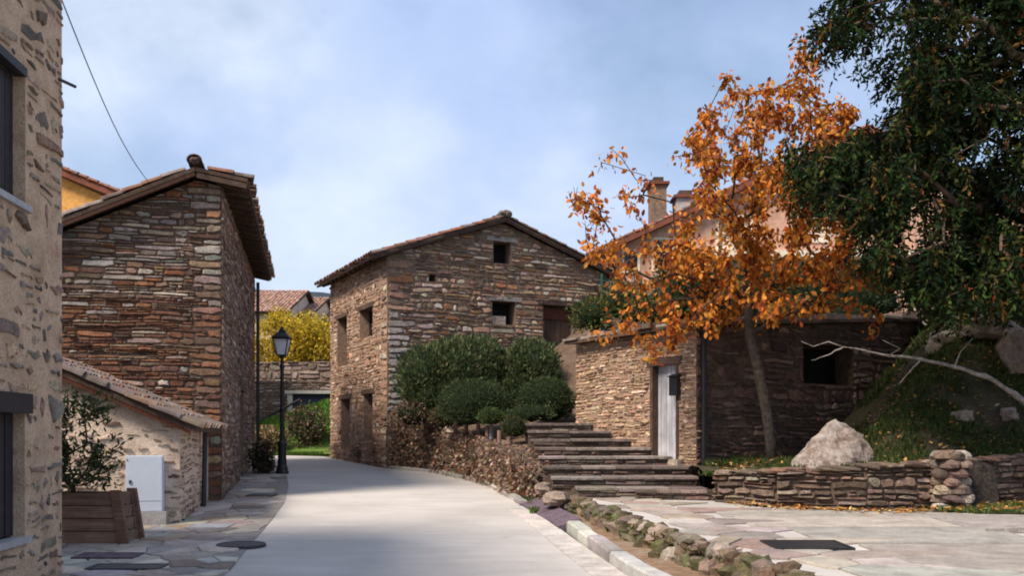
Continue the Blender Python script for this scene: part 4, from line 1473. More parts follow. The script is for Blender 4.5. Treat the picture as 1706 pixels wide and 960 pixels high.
for px, y0, y1, Y, lab in ((758, 684, 716, 23.0, 'first'), (777, 691, 726, 22.4, 'second'), (797, 697, 727, 21.8, 'third'), (812, 709, 738, 21.1, 'fourth'), (832, 717, 748, 20.5, 'fifth'), (848, 727, 757, 19.8, 'sixth')):
    a = P(px, y1, Y)
    zt = P(px, y0, Y).z
    zg = garden_z(a.x, Y)
    mb = MB()
    mb.lathe((a.x, Y, min(a.z, zg) - .05), [(0, .05), (zt - min(a.z, zg) + .02, .046), (zt - min(a.z, zg) + .05, .03)], 8)
    tag(mb.build('wooden_post', 'post_wood'), lab + ' short reddish wooden post counted from the gabled house along the garden edge', 'post', 'row of short garden posts')
# pale small lantern stone by the dome
mb = MB()
q = P(818, 690, 21.3)
zg = garden_z(q.x, q.y)
mb.lathe((q.x, q.y, zg - .02), [(0, .10), (.05, .10), (.1, .05), (.4, .05), (.42, .09), (.62, .07), (.68, .01)], 8)
tag(mb.build('garden_light', 'zinc'), 'small pale garden light standing before the clipped dome', 'garden light')

# ------------------------------------------------------------------ steps
HA, HB = Vector((3.37, 17.0, 0)), Vector((1.41, 20.4, 0))
uH = (HA - HB).normalized()
def hut_x(Y):
    return HA.x + (HB.x - HA.x) * (Y - HA.y) / (HB.y - HA.y)
st = thing('stone_steps', Vector((1.8, 16.0, .42)), 'broad flight of worn slate steps climbing beside the small hut', 'steps')
jobs = []
S_PAL = [(3, (0.10, 0.070, 0.056)), (2, (0.145, 0.105, 0.086)), (1, (0.07, 0.052, 0.046)), (.7, (0.21, 0.165, 0.14))]
for i in range(8):
    Y0 = 15.8 + .57 * i
    z1 = .42 + .165 * (i + 1)
    xl = polyat([(15.8, 1.12), (16.4, .62), (17.5, .45), (19.8, .30)], Y0) + R.uniform(-.06, .06)
    xr = min(3.35, hut_x(Y0) - .04 if Y0 > 16.9 else 3.3 + R.uniform(-.1, .1))
    z0 = .35
    Yb = Y0 + (.9 if i < 7 else 2.2)
    mb = MB()
    mb.box((xl + .03, Y0 + .04, z0), (xr - .03, Yb, z1 - .055))
    so = mb.build('step', 'mortar_dark', st)
    f = Face(Vector((xl + .03, Y0 + .04, z1 - .165 - .03)), (1, 0, 0))
    jobs.append((f, rubble([(0, 0), (xr - xl - .06, 0), (xr - xl - .06, .14), (0, .14)], [], .3, .06, .006, .01, .15), .025, S_PAL, so))
    x = xl
    while x < xr - .1:
        wd = min(R.uniform(.45, .95), xr - x)
        if xr - x - wd < .25:
            wd = xr - x
        dz = R.uniform(-.008, .008)
        dy = R.uniform(-.05, .01)
        c = pick([(2, (0.17, 0.14, 0.125)), (1, (0.24, 0.205, 0.185)), (1, (0.13, 0.10, 0.092))], .12)
        th = R.uniform(.045, .06)
        mb = MB()
        g = .008
        y0_, y1_ = Y0 + dy, Y0 + .60
        a = [(x + g, y0_ + R.uniform(0, .03)), (x + wd * .5, y0_ + R.uniform(-.02, .02)), (x + wd - g, y0_ + R.uniform(0, .03)), (x + wd - g, y1_), (x + g, y1_)]
        n = len(a)
        mb.add([Vector((u, v, z1 - th + dz)) for u, v in a] + [Vector((u, v, z1 - .01 + dz)) for u, v in a] + [Vector((u + (x + wd / 2 - u) * .03, v + (.015 if v < Y0 + .2 else 0), z1 + dz)) for u, v in a],
               [tuple(reversed(range(n)))] + [(k, (k + 1) % n, n + (k + 1) % n, n + k) for k in range(n)] + [(n + k, n + (k + 1) % n, 2 * n + (k + 1) % n, 2 * n + k) for k in range(n)] + [tuple(2 * n + k for k in range(n))], c)
        mb.build('slab', 'stone', so)
        x += wd
lay_stones(jobs, limit=250)
# side blocks left of the lowest steps
for (px, py, s, lab) in ((925, 822, (.28, .3, .16), 'larger brown stone lying between the kerb ramp and lowest slate step'), (905, 805, (.2, .3, .15), 'smaller brown stone at the end of the vine covered wall')):
    g = TP(px, py + 14) if py > 815 else P(px, py, 16.4)
    mb = MB()
    rock_geo(mb, (g.x, g.y, (tz(g.y) if py > 815 else g.z - .15) + s[2] * .3), (s[0] * .75, s[1] * .75, s[2] * .75), (.24, .185, .15), rough=.3, rz=.1, nu=12, nv=8)
    tag(mb.build('step_block', 'stone'), lab, 'stone')

# ------------------------------------------------------------------ small hut with the pale door
zh = .35
fH1 = Face(Vector((HB.x, HB.y, zh)), uH)
LH = (HA - HB).length
fH2 = Face(Vector((HA.x, HA.y, zh)), Vector((-uH.y, uH.x, 0)))
hH = thing('stone_hut', fH1.w(LH / 2, 0, -2.4), 'small flat topped stone hut with a weathered pale door beside the steps', 'hut')
LH2 = 6.6
tH = 3.46 - zh
dr_ = px_hole(fH1, 1084, 598, 1131, 766)
dr_ = (dr_[0], facepx(fH1, 1108, 766)[1], dr_[2], facepx(fH1, 1108, 601)[1])
o1 = [(0, 0), (LH, 0), (LH, tH), (0, tH)]
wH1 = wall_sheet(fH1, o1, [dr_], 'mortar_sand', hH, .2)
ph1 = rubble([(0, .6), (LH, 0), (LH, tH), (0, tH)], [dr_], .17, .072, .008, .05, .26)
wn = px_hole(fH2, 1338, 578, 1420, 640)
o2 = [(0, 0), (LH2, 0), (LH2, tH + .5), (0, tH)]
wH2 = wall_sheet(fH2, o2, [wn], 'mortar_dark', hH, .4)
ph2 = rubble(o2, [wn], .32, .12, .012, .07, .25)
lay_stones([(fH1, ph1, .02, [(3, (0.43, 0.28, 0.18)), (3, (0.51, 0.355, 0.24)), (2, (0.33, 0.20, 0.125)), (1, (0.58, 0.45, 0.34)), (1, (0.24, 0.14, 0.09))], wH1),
            (fH2, ph2, .03, [(3, (0.13, 0.078, 0.06)), (2, (0.175, 0.11, 0.085)), (2, (0.09, 0.058, 0.048)), (1, (0.23, 0.165, 0.13))], wH2)], minpx=25)  # browner stone on the side face, its shade also put into this palette
opening(fH1, dr_, hH, 'paledoor', .16)
mb = MB()
for (a, b_) in ((dr_[0], dr_[0] + .08), (dr_[2] - .07, dr_[2])):
    fbox(mb, fH1, a, dr_[1], -.14, b_, dr_[3], .02)
fbox(mb, fH1, dr_[0] - .1, dr_[3] - .09, -.14, dr_[2] + .1, dr_[3] + .06, .03)
mb.build('door_frame', 'dark_wood', hH)
fbox(MB(), fH1, dr_[0] - .1, dr_[1] - .1, -.1, dr_[2] + .1, dr_[1] + .01, .12, (.4, .33, .27)).build('threshold', 'stone', hH)
opening(fH2, wn, hH, 'void', .4)
fbox(MB(), fH2, wn[0] - .25, wn[3] - .004, -.3, wn[2] + .25, wn[3] + .14, .03).build('lintel', 'dark_wood', hH)
mbx = px_hole(fH1, 1122, 628, 1134, 660)
t = thing('mailbox', fH1.w(mbx[0], mbx[1], .02), 'small black mailbox fixed beside the pale weathered door', 'mailbox')
fbox(MB(), fH1, mbx[0], mbx[1], .015, mbx[2] + .02, mbx[3], .11).build('box', 'black_paint', t)
mb = MB()
q = [fH1.w(mbx[0] - .02, mbx[3] + .0, .13), fH1.w(mbx[2] + .04, mbx[3], .13), fH1.w(mbx[2] + .04, mbx[3], .012), fH1.w(mbx[0] - .02, mbx[3], .012)]
mb.hexa(q + [q[0] + Z * .015, q[1] + Z * .015, q[2] + Z * .06, q[3] + Z * .06])
mb.build('lid', 'black_iron', t)
# slate slab roof with a thin overhang
rp = [fH1.w(-.15, tH, .22), fH1.w(LH + .22, tH, .22), fH2.w(LH2, tH + .5, .2), fH1.w(-.15, tH + .5, -LH2)]
rf = MB().hexa([p + Z * .005 for p in rp] + [p + Z * .07 for p in rp]).build('roof', 'dark_wood', hH)
x = -.15
while x < LH + .1:
    wd = R.uniform(.35, .6)
    fbox(MB(), fH1, x, tH + .075 + R.uniform(0, .01), -.5, min(x + wd, LH + .25), tH + .11 + R.uniform(0, .07), .2 + R.uniform(-.1, .1), pick([(1, (.17, .13, .11)), (1, (.25, .21, .18))], .15)).build('slate', 'stone', rf)
    x += wd + .01
x = 0.3
while x < LH2:
    wd = R.uniform(.35, .6)
    zz = tH + .5 * x / LH2 + .085
    fbox(MB(), fH2, x, zz, -.5, x + wd, zz + .04 + R.uniform(0, .09), .16 + R.uniform(-.1, .1), pick([(1, (.17, .13, .11)), (1, (.23, .19, .165))], .15)).build('slate', 'stone', rf)
    x += wd + .01
MB().tube([fH2.w(.12, tH - .1, .06), fH2.w(.12, .1, .06)], [.05, .05], 8).build('drainpipe', 'black_iron', hH)
#PART4
# ------------------------------------------------------------------ right bank, low wall, boulder
LW = [Vector((3.30, 15.15, 0)), Vector((4.04, 14.15, 0)), Vector((5.2, 13.62, 0)), Vector((6.35, 13.72, 0)), Vector((8.2, 14.6, 0)), Vector((11.5, 15.6, 0))]
LT = [.86, .93, 1.02, 1.06, 1.15, 1.2]
lw_x = [(p.x, p.y) for p in LW]
def smooth(t):
    t = max(0, min(1, t))
    return t * t * (3 - 2 * t)
def bank_z(X, Y):
    y0 = polyat(lw_x, X)
    z = polyat([(p.x, z) for p, z in zip(LW, LT)], X) - .04
    z += .9 * max(0, X - 5.9) ** 1.0 * smooth((Y - y0 - .2) / 3.2)
    z = min(z, 4.2)
    return z + (.16 * fbm(X, Y, 6, .9) + .07 * fbm(X, Y, 2, 3)) * smooth((Y - y0) / .8)
mb = MB()
bx = rng(3.2, 17, 56)
bt = rng(0, 1, 30)
vs = []
for t_ in bt:
    for x in bx:
        y = lerp(polyat(lw_x, x) + .2, 24.5, t_)
        vs.append(Vector((x, y, bank_z(x, y))))
n = len(bx)
mb.add(vs, [(j * n + i, j * n + i + 1, (j + 1) * n + i + 1, (j + 1) * n + i) for j in range(len(bt) - 1) for i in range(n - 1)])
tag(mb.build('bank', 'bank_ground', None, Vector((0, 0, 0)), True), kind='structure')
mb = MB()
mb.add([Vector((1.9, 20.9, 3.38)), Vector((40, 20.9, 3.6)), Vector((40, 60, 4.2)), Vector((2.2, 60, 4.2)), Vector((2.2, 29.3, 3.6))], [(0, 1, 2, 3, 4)])
mb.add([Vector((1.9, 20.9, .5)), Vector((40, 20.9, .5)), Vector((40, 20.9, 3.6)), Vector((1.9, 20.9, 3.38))], [(0, 1, 2, 3)])
mb.add([Vector((2.2, 60, .5)), Vector((2.2, 29.3, .5)), Vector((1.9, 20.9, .5)), Vector((1.9, 20.9, 3.38)), Vector((2.2, 29.3, 3.6)), Vector((2.2, 60, 4.2))], [(0, 1, 2, 3, 4, 5)])
tag(mb.build('upper_ground', 'terrain', None, Vector((0, 0, 0))), kind='structure')

lwt = thing('dry_stone_wall', Vector((4.6, 13.8, tz(13.8))), 'low dry stone wall holding the leafy bank beside the terrace', 'wall')
jobs = []
LWP = [(3, (0.16, 0.11, 0.085)), (2, (0.22, 0.16, 0.125)), (2, (0.105, 0.075, 0.06)), (1, (0.31, 0.245, 0.20)), (.7, (0.21, 0.115, 0.08))]
for (p, q), (z0, z1) in zip(zip(LW, LW[1:]), zip(LT, LT[1:])):
    f = Face(Vector((p.x, p.y, tz(p.y) - .06)), q - p)
    L = (q - p).length
    z0_, z1_ = z0 - f.O.z, z1 - f.O.z
    mb = MB()
    mb.hexa([f.w(0, 0, 0), f.w(L, 0, 0), f.w(L, 0, -.35), f.w(0, 0, -.35), f.w(0, z0_ - .02, 0), f.w(L, z1_ - .02, 0), f.w(L, z1_ - .02, -.35), f.w(0, z0_ - .02, -.35)])
    wl = mb.build('wall', 'mortar_dark', lwt)
    jobs.append((f, rubble([(0, 0), (L, 0), (L, z1_ + .03), (0, z0_ + .03)], [], .30, .085, .010, .04, .2), .06, LWP, wl))
    x = 0
    while x < L:
        wd = R.uniform(.25, .55)
        zz = lerp(z0_, z1_, min(1, x / L))
        mb = MB()
        c = f.w(min(x + wd / 2, L), zz + .02, -.08 + R.uniform(-.05, .05))
        rock_geo(mb, c, (wd * .5, .17, .05), pick(LWP, .15), rough=.25, rz=math.atan2(f.U.y, f.U.x) + R.uniform(-.1, .1))
        mb.build('cap_stone', 'stone', wl)
        x += wd * .95
lay_stones(jobs)
# ledge at the foot of the steps
f = Face(Vector((2.05, 15.45, tz(15.4) - .05)), (1, -.12, 0))
t = thing('stone_ledge', f.w(.6, 0, -.15), 'low dark stone ledge with tufts of grass below the slate steps', 'ledge')
fbox(MB(), f, 0, 0, -.3, 1.28, .17, 0).build('core', 'mortar_dark', t)
x = 0
while x < 1.2:
    wd = R.uniform(.25, .45)
    fbox(MB(), f, x, .17, -.3, min(x + wd, 1.3) - .01, .21 + R.uniform(0, .02), .04, pick(S_PAL, .15)).build('slab', 'stone', t)
    x += wd
lay_stones([(f, rubble([(0, 0), (1.28, 0), (1.28, .17), (0, .17)], [], .25, .06, .006, .01, .2), .03, S_PAL, [c for c in t.children][0])])

# boulder
bc = P(1394, 772, 14.35)
zb_ = bank_z(bc.x, 14.35) - .15
planes = []
for k in range(26):                        # facets of a broken block that narrows to a blunt top
    a = k * 2.39996 + R.uniform(-.3, .3)
    e = R.uniform(-.05, .75)
    nrm = Vector((math.cos(a) * math.cos(e), math.sin(a) * math.cos(e), math.sin(e)))
    planes.append((nrm, R.uniform(.47, .58) * (1.0 - .10 * max(0, nrm.x)) ))
planes.append((Vector((-.66, -.2, .72)).normalized(), .50))
planes.append((Vector((.58, -.25, .74)).normalized(), .53))
planes.append((Vector((-.1, -.75, .62)).normalized(), .42))
mb = MB()
nu, nv = 44, 26
vs = []
for i in range(nv + 1):
    th = math.pi * i / nv
    for j in range(nu):
        ph = 2 * math.pi * j / nu
        d_ = Vector((math.sin(th) * math.cos(ph), math.sin(th) * math.sin(ph), math.cos(th)))
        r = min([c_ / max(1e-3, n_.dot(d_)) for n_, c_ in planes if n_.dot(d_) > .05] + [.9])
        r *= 1 + .10 * noise.noise(d_ * 4 + Vector((3, 1, 2))) + .05 * noise.noise(d_ * 11)
        vs.append(Vector((bc.x + d_.x * r * 1.06, bc.y + d_.y * r * .7, zb_ + .3 + d_.z * r * .92)))
mb.add(vs, [(i * nu + j, (i + 1) * nu + j, (i + 1) * nu + (j + 1) % nu, i * nu + (j + 1) % nu) for i in range(nv) for j in range(nu)])
tag(mb.build('boulder', 'boulder_rock'), 'pale pointed boulder resting on top of the low dry stone wall', 'boulder')

# pier of stacked stones and a dark stump beside it
pc = Vector((6.42, 13.62, 0))
t = thing('stone_pier', Vector((pc.x, pc.y, tz(pc.y))), 'rounded pier of stacked field stones ending the low dry wall', 'pier')
z = tz(pc.y) + .06
for ring in range(7):
    for k in range(5):
        a = k * 1.257 + ring * .6 + R.uniform(-.2, .2)
        s = (R.uniform(.11, .16), R.uniform(.10, .14), R.uniform(.065, .085))
        mb = MB()
        rock_geo(mb, (pc.x + math.cos(a) * .17, pc.y + math.sin(a) * .17, z + R.uniform(-.01, .01)), s, (.46, .42, .39) if (ring == 0 and k == 3) else pick(LWP, .2), rough=.3)
        mb.build('stone', 'stone', t)
    z += .125
mb = MB()
sc = Vector((7.0, 14.15, tz(14.1)))
rr = []
mb.lathe(sc - Z * .05, [(0, .34), (.15, .30), (.3, .28), (.5, .27), (.68, .26), (.74, .22), (.76, .1)], 20)
for i, v in enumerate(mb.v):
    k = 1 + .4 * noise.noise(Vector((v.x * 5, v.y * 5, v.z * 2)))
    mb.v[i] = Vector((sc.x + (v.x - sc.x) * k, sc.y + (v.y - sc.y) * k, v.z))
tag(mb.build('tree_stump', 'bark'), 'dark weathered tree stump standing behind the rounded stone pier', 'tree stump')

# rocks showing through the bank
BROCK = [(2, (0.24, 0.195, 0.16)), (1, (0.32, 0.27, 0.225)), (1, (0.17, 0.135, 0.115))]
for i, (px, py, Y, sx, sz, lab) in enumerate([(1690, 600, 16.0, .45, .5, 'tall pale outcrop high on the leafy bank'), (1630, 545, 18.5, .75, .3, 'long grey rock lying along the top of the bank'), (1570, 575, 18.0, .3, .22, 'small grey rock half way up the shady bank'), (1560, 530, 19.2, .6, .25, 'flat grey rock under the hanging conifer boughs'),
                                          (1500, 560, 18.8, .5, .22, 'dark rock where the bank meets the hut wall'), (1600, 700, 15.4, .2, .1, 'little stone among fallen leaves on the bank'), (1680, 690, 15.2, .25, .13, 'rounded stone low on the leafy bank')]):
    dr = Vector(((px - CX) / F, 1, (HZ - py) / F))
    best = Y
    e0 = 9
    for k in range(80):                    # walk the ray to where it meets the bank
        y = 14.2 + k * .1
        e = abs(CAMZ + dr.z * y - bank_z(dr.x * y, y))
        if e < e0:
            e0, best = e, y
    x = dr.x * best
    mb = MB()
    rock_geo(mb, (x, best, bank_z(x, best) + sz * .25), (sx, sx * .6, sz), pick(BROCK, .1), nu=12, nv=8, rough=.45)
    tag(mb.build('bank_rock', 'stone'), lab, 'rock')

# grass tufts, fallen leaves
def scatter_grass(name, n, fpos, label, hgt=(.05, .14), pal=None, cat='grass'):
    mb = MB()
    pal = pal or [(2, (0.055, 0.10, 0.020)), (2, (0.085, 0.14, 0.03)), (1, (0.13, 0.16, 0.05))]
    for i in range(n):
        p = fpos()
        if p is None:
            continue
        h = R.uniform(*hgt)
        d_ = (Z + rvec() * .55).normalized()
        leaf_quad(mb, p - Z * .015, d_, rvec(), h, h * .16 + .006, pick(pal, .2))
    return tag(mb.build(name, 'leaf'), label, cat, kind='stuff')
def f_bank():
    x = R.uniform(3.45, 10.5)
    y0 = polyat(lw_x, x)
    y = y0 + .2 + R.random() ** 1.3 * 6.5
    if fbm(x, y, 11, .8) < -.35 + .35 * R.random():
        return None
    if x < 9.2 and y > 16.9 + .575 * (x - 3.37):
        return None
    return Vector((x, y, bank_z(x, y)))
scatter_grass('bank_grass', 60000, f_bank, 'patchy dark grass covering the shady bank', (.06, .17), [(2, (.035, .06, .015)), (2, (.055, .085, .02)), (1, (.10, .11, .035))])  # grass palette darkened to carry the shade on the bank
def f_tuft():
    a = R.choice([(3.9, 15.0, .45, .25), (4.6, 15.1, .4, .2), (3.4, 15.3, .2, .15)])
    x, y = a[0] + R.gauss(0, a[2] * .5), a[1] + R.gauss(0, a[3] * .5)
    y = max(y, polyat(lw_x, x) + .22)
    return Vector((x, y, bank_z(x, y)))
scatter_grass('wall_grass', 1800, f_tuft, 'bright green grass at the foot of the orange tree', (.05, .13))
def f_corner():
    x = R.uniform(6.1, 9.2)
    y = R.uniform(12.6, 14.9)
    if y > polyat(lw_x, x) - .08 or y < 12.75 + .25 * math.sin(x * 3) + max(0, (6.6 - x)) * 1.2:
        return None
    if fbm(x, y, 3, 1.3) < -.3:
        return None
    return Vector((x, y, tz(y) + .03))
grid_obj('grass_patch', rng(6.0, 9.4, 20), rng(0, 1, 6), lambda X, Y: 0, 'bank_ground') if False else None
mb = MB()
xs = rng(6.1, 11, 24)
vs = []
for t_ in rng(0, 1, 6):
    for x in xs:
        y = lerp(12.8 + .2 * math.sin(x * 3) + max(0, 6.7 - x) * 1.0, polyat(lw_x, x) + .05, t_)
        vs.append(Vector((x, y, tz(y) + .02 + .05 * math.sin(math.pi * min(1, t_ + .1)))))
n = len(xs)
mb.add(vs, [(j * n + i, j * n + i + 1, (j + 1) * n + i + 1, (j + 1) * n + i) for j in range(6) for i in range(n - 1)])
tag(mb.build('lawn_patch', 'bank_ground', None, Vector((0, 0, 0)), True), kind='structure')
scatter_grass('corner_grass', 6500, f_corner, 'green grass patch below the stone pier at the terrace edge', (.05, .13))
def f_kerb():
    y = R.uniform(15.2, 20)
    return Vector((polyat(K2, y) + .16 + abs(R.gauss(0, .1)), y, gz(y) + .02)) if fbm(y, 3, 1, 1.1) > -.1 else None
scatter_grass('kerb_grass', 1600, f_kerb, 'thin grass growing behind the low kerb under the vines', (.05, .13))
def f_edge():
    y = R.uniform(9, 16)
    return Vector((polyat(TE, y) + R.gauss(-.03, .08), y, tz(y) - .02)) if fbm(y, 7, 1, 1.3) > 0 else None
scatter_grass('edging_moss', 5000, f_edge, 'mossy grass in the joints of the terrace edging stones', (.03, .08), [(1, (.07, .08, .02)), (1, (.11, .10, .035))])
FALL = [(3, (0.42, 0.20, 0.055)), (2, (0.50, 0.30, 0.10)), (2, (0.26, 0.12, 0.05)), (1, (0.52, 0.42, 0.20))]
mb = MB()
for i in range(4200):
    r_ = R.random()
    if r_ < .62:
        p = f_bank() if R.random() < .6 else None
        if p is None:
            x = R.uniform(3.5, 10); y = polyat(lw_x, x) + .25 + R.random() * 4
            if x < 9.2 and y > 16.9 + .575 * (x - 3.37):
                continue
            p = Vector((x, y, bank_z(x, y)))
        p.z += .05
    elif r_ < .84:
        p = f_corner()
        if p is None:
            continue
        p.z += .06
    else:
        x = R.uniform(3.4, 8.5)
        y = polyat(lw_x, x) - .05 - abs(R.gauss(0, .22))
        p = Vector((x, y, tz(y) + .035))
    d_ = rvec(); d_.z *= .25; d_.normalize()
    L = R.uniform(.06, .12)
    leaf_quad(mb, p, d_, Z + rvec() * .3, L, L * .6, pick(FALL, .25))
tag(mb.build('fallen_leaves', 'dry_leaf'), 'orange and yellow leaves fallen over the bank and grass', 'leaves', kind='stuff')
# flat slab end at the right of the terrace
mb = MB()
fl = TP(1690, 888)
mb.hexa([(fl.x - .4, fl.y - .1, tz(fl.y)), (fl.x + 1.4, fl.y - .02, tz(fl.y)), (fl.x + 1.4, fl.y + .4, tz(fl.y)), (fl.x - .3, fl.y + .12, tz(fl.y)), (fl.x - .38, fl.y - .09, tz(fl.y) + .05), (fl.x + 1.4, fl.y - .02, tz(fl.y) + .11), (fl.x + 1.4, fl.y + .4, tz(fl.y) + .12), (fl.x - .28, fl.y + .11, tz(fl.y) + .06)], (.3, .27, .25))
tag(mb.build('stone_slab', 'stone'), 'loose tilted stone slab lying at the edge of the corner grass', 'slab')
mb = MB()
g = TP(1478, 846)
rock_geo(mb, g + Z * .06, (.17, .1, .07), (.45, .39, .35), rough=.2, rz=0)
tag(mb.build('loose_stone', 'stone'), 'pale loose stone at the foot of the low dry stone wall', 'stone')

# ------------------------------------------------------------------ orange tree
ORANGE = [(4, (0.54, 0.175, 0.022)), (3, (0.62, 0.25, 0.036)), (2, (0.40, 0.098, 0.020)), (.8, (0.56, 0.29, 0.06)), (1.5, (0.24, 0.055, 0.018)), (.7, (0.20, 0.14, 0.035))]
tb = P(1287, 768, 16.4)
tb.z = bank_z(tb.x, tb.y) - .06
tre = thing('orange_tree', tb, 'slender tree with orange autumn leaves in front of the stone hut', 'tree')
trunk = [tb, P(1284, 735, 16.4), P(1276, 680, 16.4), P(1262, 610, 16.4), P(1250, 560, 16.45), P(1246, 500, 16.5), P(1240, 440, 16.5)]
def crown_pts(n, lo, up, x0, x1, Y, dep, clear=None):
    o = []
    k = 0
    while len(o) < n and k < 60000:
        k += 1
        x = R.uniform(x0, x1)
        a, b_ = polyat(up, x), polyat(lo, x)
        y = R.uniform(a, b_)
        if clear and not clear(x, y):
            continue
        o.append(P(x, y, Y + R.gauss(0, dep)))
    return o
UP = [(950, 300), (990, 270), (1030, 255), (1100, 300), (1150, 225), (1195, 150), (1225, 130), (1260, 165), (1310, 110), (1345, 60), (1380, 150), (1430, 190), (1500, 300)]
LO = [(950, 335), (990, 440), (1010, 560), (1090, 600), (1150, 560), (1250, 540), (1330, 520), (1420, 520), (1500, 480)]
def dens(x, y):                            # thin towards the upper left, full on the right
    f = .5 + .5 * smooth((x - 1010) / 200)
    if y > 450:
        f *= .75
    if x < 1170 and y < 400:
        f *= .6
    return R.random() < f
tg = crown_pts(500, LO, UP, 955, 1490, 16.3, .85, dens)
tg += [P(x, y, 16.1) for x, y in ((962, 312), (958, 340), (975, 380), (985, 425), (1015, 245), (1035, 262), (1060, 300), (1118, 262), (1085, 300), (1205, 135), (1220, 128), (1335, 60), (1330, 95), (1350, 100), (1040, 545), (1010, 570), (1090, 595), (985, 545), (1465, 520), (1400, 505), (1450, 560), (1360, 510), (1145, 230), (1040, 335), (990, 330))]
nodes, tips = grow(trunk, tg, .22, .42)
branch_mesh(nodes, tips, .008, .095, 2.0, 8).build('trunk', 'bark', tre, smooth=True)
# single leaves: the nearest ones as parts, the rest as one crown
lp = MB()
leaves = []
for tp in tips:
    p0 = nodes[tp][0]
    pa = nodes[nodes[tp][1]][0]
    pxx = CX + p0.x / p0.y * F
    m_ = int(R.uniform(6, 56) * (.42 if pxx < 1090 else 1.05))
    for i in range(m_):
        p = p0.lerp(pa, R.random() * .95) + rvec() * R.random() ** .8 * .2
        L = R.uniform(.07, .14)
        leaves.append((p, (rvec() * .75 + Z * -.75).normalized(), rvec(), L))
leaves.sort(key=lambda l: l[0].y)
LV = [Vector(v) for v in ((0, 0, 0), (.3, .22, .05), (.65, .24, .02), (1, 0, -.08), (.65, -.24, .02), (.3, -.22, .05), (.5, 0, -.03))]
LF = [(0, 6, 1), (1, 6, 2), (2, 6, 3), (3, 6, 4), (4, 6, 5), (5, 6, 0)]
protos = []
cr = MB()
crown_o = None
for i, (p, d_, u, L) in enumerate(leaves):
    s_ = d_.cross(u).normalized()
    n_ = s_.cross(d_)
    mt = Matrix((d_ * L, s_ * L * 1.1, n_ * L)).transposed().to_4x4()
    mt.translation = p
    if i < 280:
        if len(protos) < 8:
            o = MB().add([v.copy() for v in LV], LF, pick(ORANGE, .15)).build('leaf', 'leaf', None, Vector((0, 0, 0)))
            o.parent = tre
            o.matrix_local = Matrix.Translation(-W[tre.name]) @ mt
            protos.append(o)
        else:
            copy_to(R.choice(protos), mt, tre)
    else:
        cr.add([mt @ v for v in LV], LF, pick(ORANGE, .18))
tag(cr.build('crown', 'leaf', tre), kind='stuff')

# ------------------------------------------------------------------ hanging conifer
CON = [(4, (0.011, 0.020, 0.006)), (3, (0.019, 0.032, 0.009)), (1.6, (0.040, 0.056, 0.016)), (.6, (0.10, 0.078, 0.022)), (.5, (0.14, 0.065, 0.02))]
cb = Vector((10.0, 16.0, 0))
cb.z = bank_z(cb.x, cb.y) - .1
ct = thing('conifer_tree', cb, 'dark drooping conifer hanging over the bank and the orange tree', 'tree')
trunk = [cb, cb + Vector((-.1, -.2, .9)), cb + Vector((-.2, -.5, 2.2)), cb + Vector((-.3, -.9, 4.0)), cb + Vector((-.3, -1.2, 6.0)), cb + Vector((-.2, -1.4, 8.0))]
LEFT = [(-260, 1470), (-120, 1400), (-20, 1350), (40, 1365), (75, 1420), (110, 1450), (170, 1460), (215, 1405), (250, 1360), (300, 1370), (335, 1400), (370, 1450), (420, 1455), (470, 1490), (505, 1540), (530, 1600)]
tg = []
k = 0
while len(tg) < 900 and k < 90000:
    k += 1
    y = R.uniform(-260, 505)
    xl = polyat(LEFT, y)
    x = xl + R.random() ** .9 * (1900 - xl)
    if y > 470 and x < 1520:
        continue
    e = fbm(x * .012, y * .012, 5)
    if e < -.08 and R.random() < (.92 if x < 1560 else .6):
        continue
    tg.append(P(x, y + 8, 14.0 + R.uniform(-1.3, 1.6)))
tg += [P(R.uniform(1325, 1460), R.uniform(228, 300), 14.0 + R.uniform(-.6, .6)) for i in range(46)]
nodes, tips = grow(trunk, tg, .2, .5)
branch_mesh(nodes, tips, .006, .22, 2.2, 7).build('trunk', 'dark_bark', ct, smooth=True)
mb = MB()
for tp in tips:
    p0 = nodes[tp][0]
    ax = (nodes[tp][0] - nodes[nodes[tp][1]][0]).normalized()
    hang = p0.x / p0.y * F + CX < 1465 and p0.z > P(0, 330, 14).z and p0.z < P(0, 215, 14).z
    for sp in range(17):                   # drooping sprays
        st_ = p0 - ax * R.uniform(0, .4) + rvec() * .22
        dr = (ax * .35 + rvec() * .6 + Z * -.75).normalized()
        Ls = R.uniform(.18, .42)
        if hang:
            dr = (Z * -1 + rvec() * .12).normalized()
            Ls = R.uniform(.3, .7)
        side = dr.orthogonal().normalized()
        c = pick(CON, .25)
        for q in range(11):
            p = st_ + dr * Ls * q / 11 + Z * -.08 * (q / 11) ** 2
            d_ = (dr * .8 + rvec() * .75).normalized()
            L = R.uniform(.06, .13)
            leaf_quad(mb, p, d_, rvec(), L, L * .42, (c[0] * R.uniform(.7, 1.3), c[1] * R.uniform(.7, 1.3), c[2]))
tag(mb.build('crown', 'conifer_leaf', ct), kind='stuff')

# bare pale branch reaching from the bank
bb = Vector((9.3, 14.9, bank_z(9.3, 14.9) - .1))
t = thing('bare_sapling', bb, 'leaning bare sapling with a pale branch reaching over the bank', 'sapling')
def dense(l, k=5):
    return [l[i].lerp(l[i + 1], j / k) for i in range(len(l) - 1) for j in range(k)] + [l[-1]]
main = [bb, P(1690, 655, 14.2), P(1640, 628, 14.1), P(1590, 610, 14.05), P(1535, 599, 14.0), P(1480, 592, 14.0), P(1440, 585, 14.0), P(1405, 576, 13.95)]
mb = MB()
mm = dense(main)
mb.tube(mm, [lerp(.05, .007, (i / (len(mm) - 1)) ** .8) * (1 + .25 * (i % 5 == 0)) for i in range(len(mm))], 8)
mm = dense([main[4], P(1520, 615, 13.95), P(1498, 640, 13.9)])
mb.tube(mm, [lerp(.014, .004, i / (len(mm) - 1)) for i in range(len(mm))], 6)
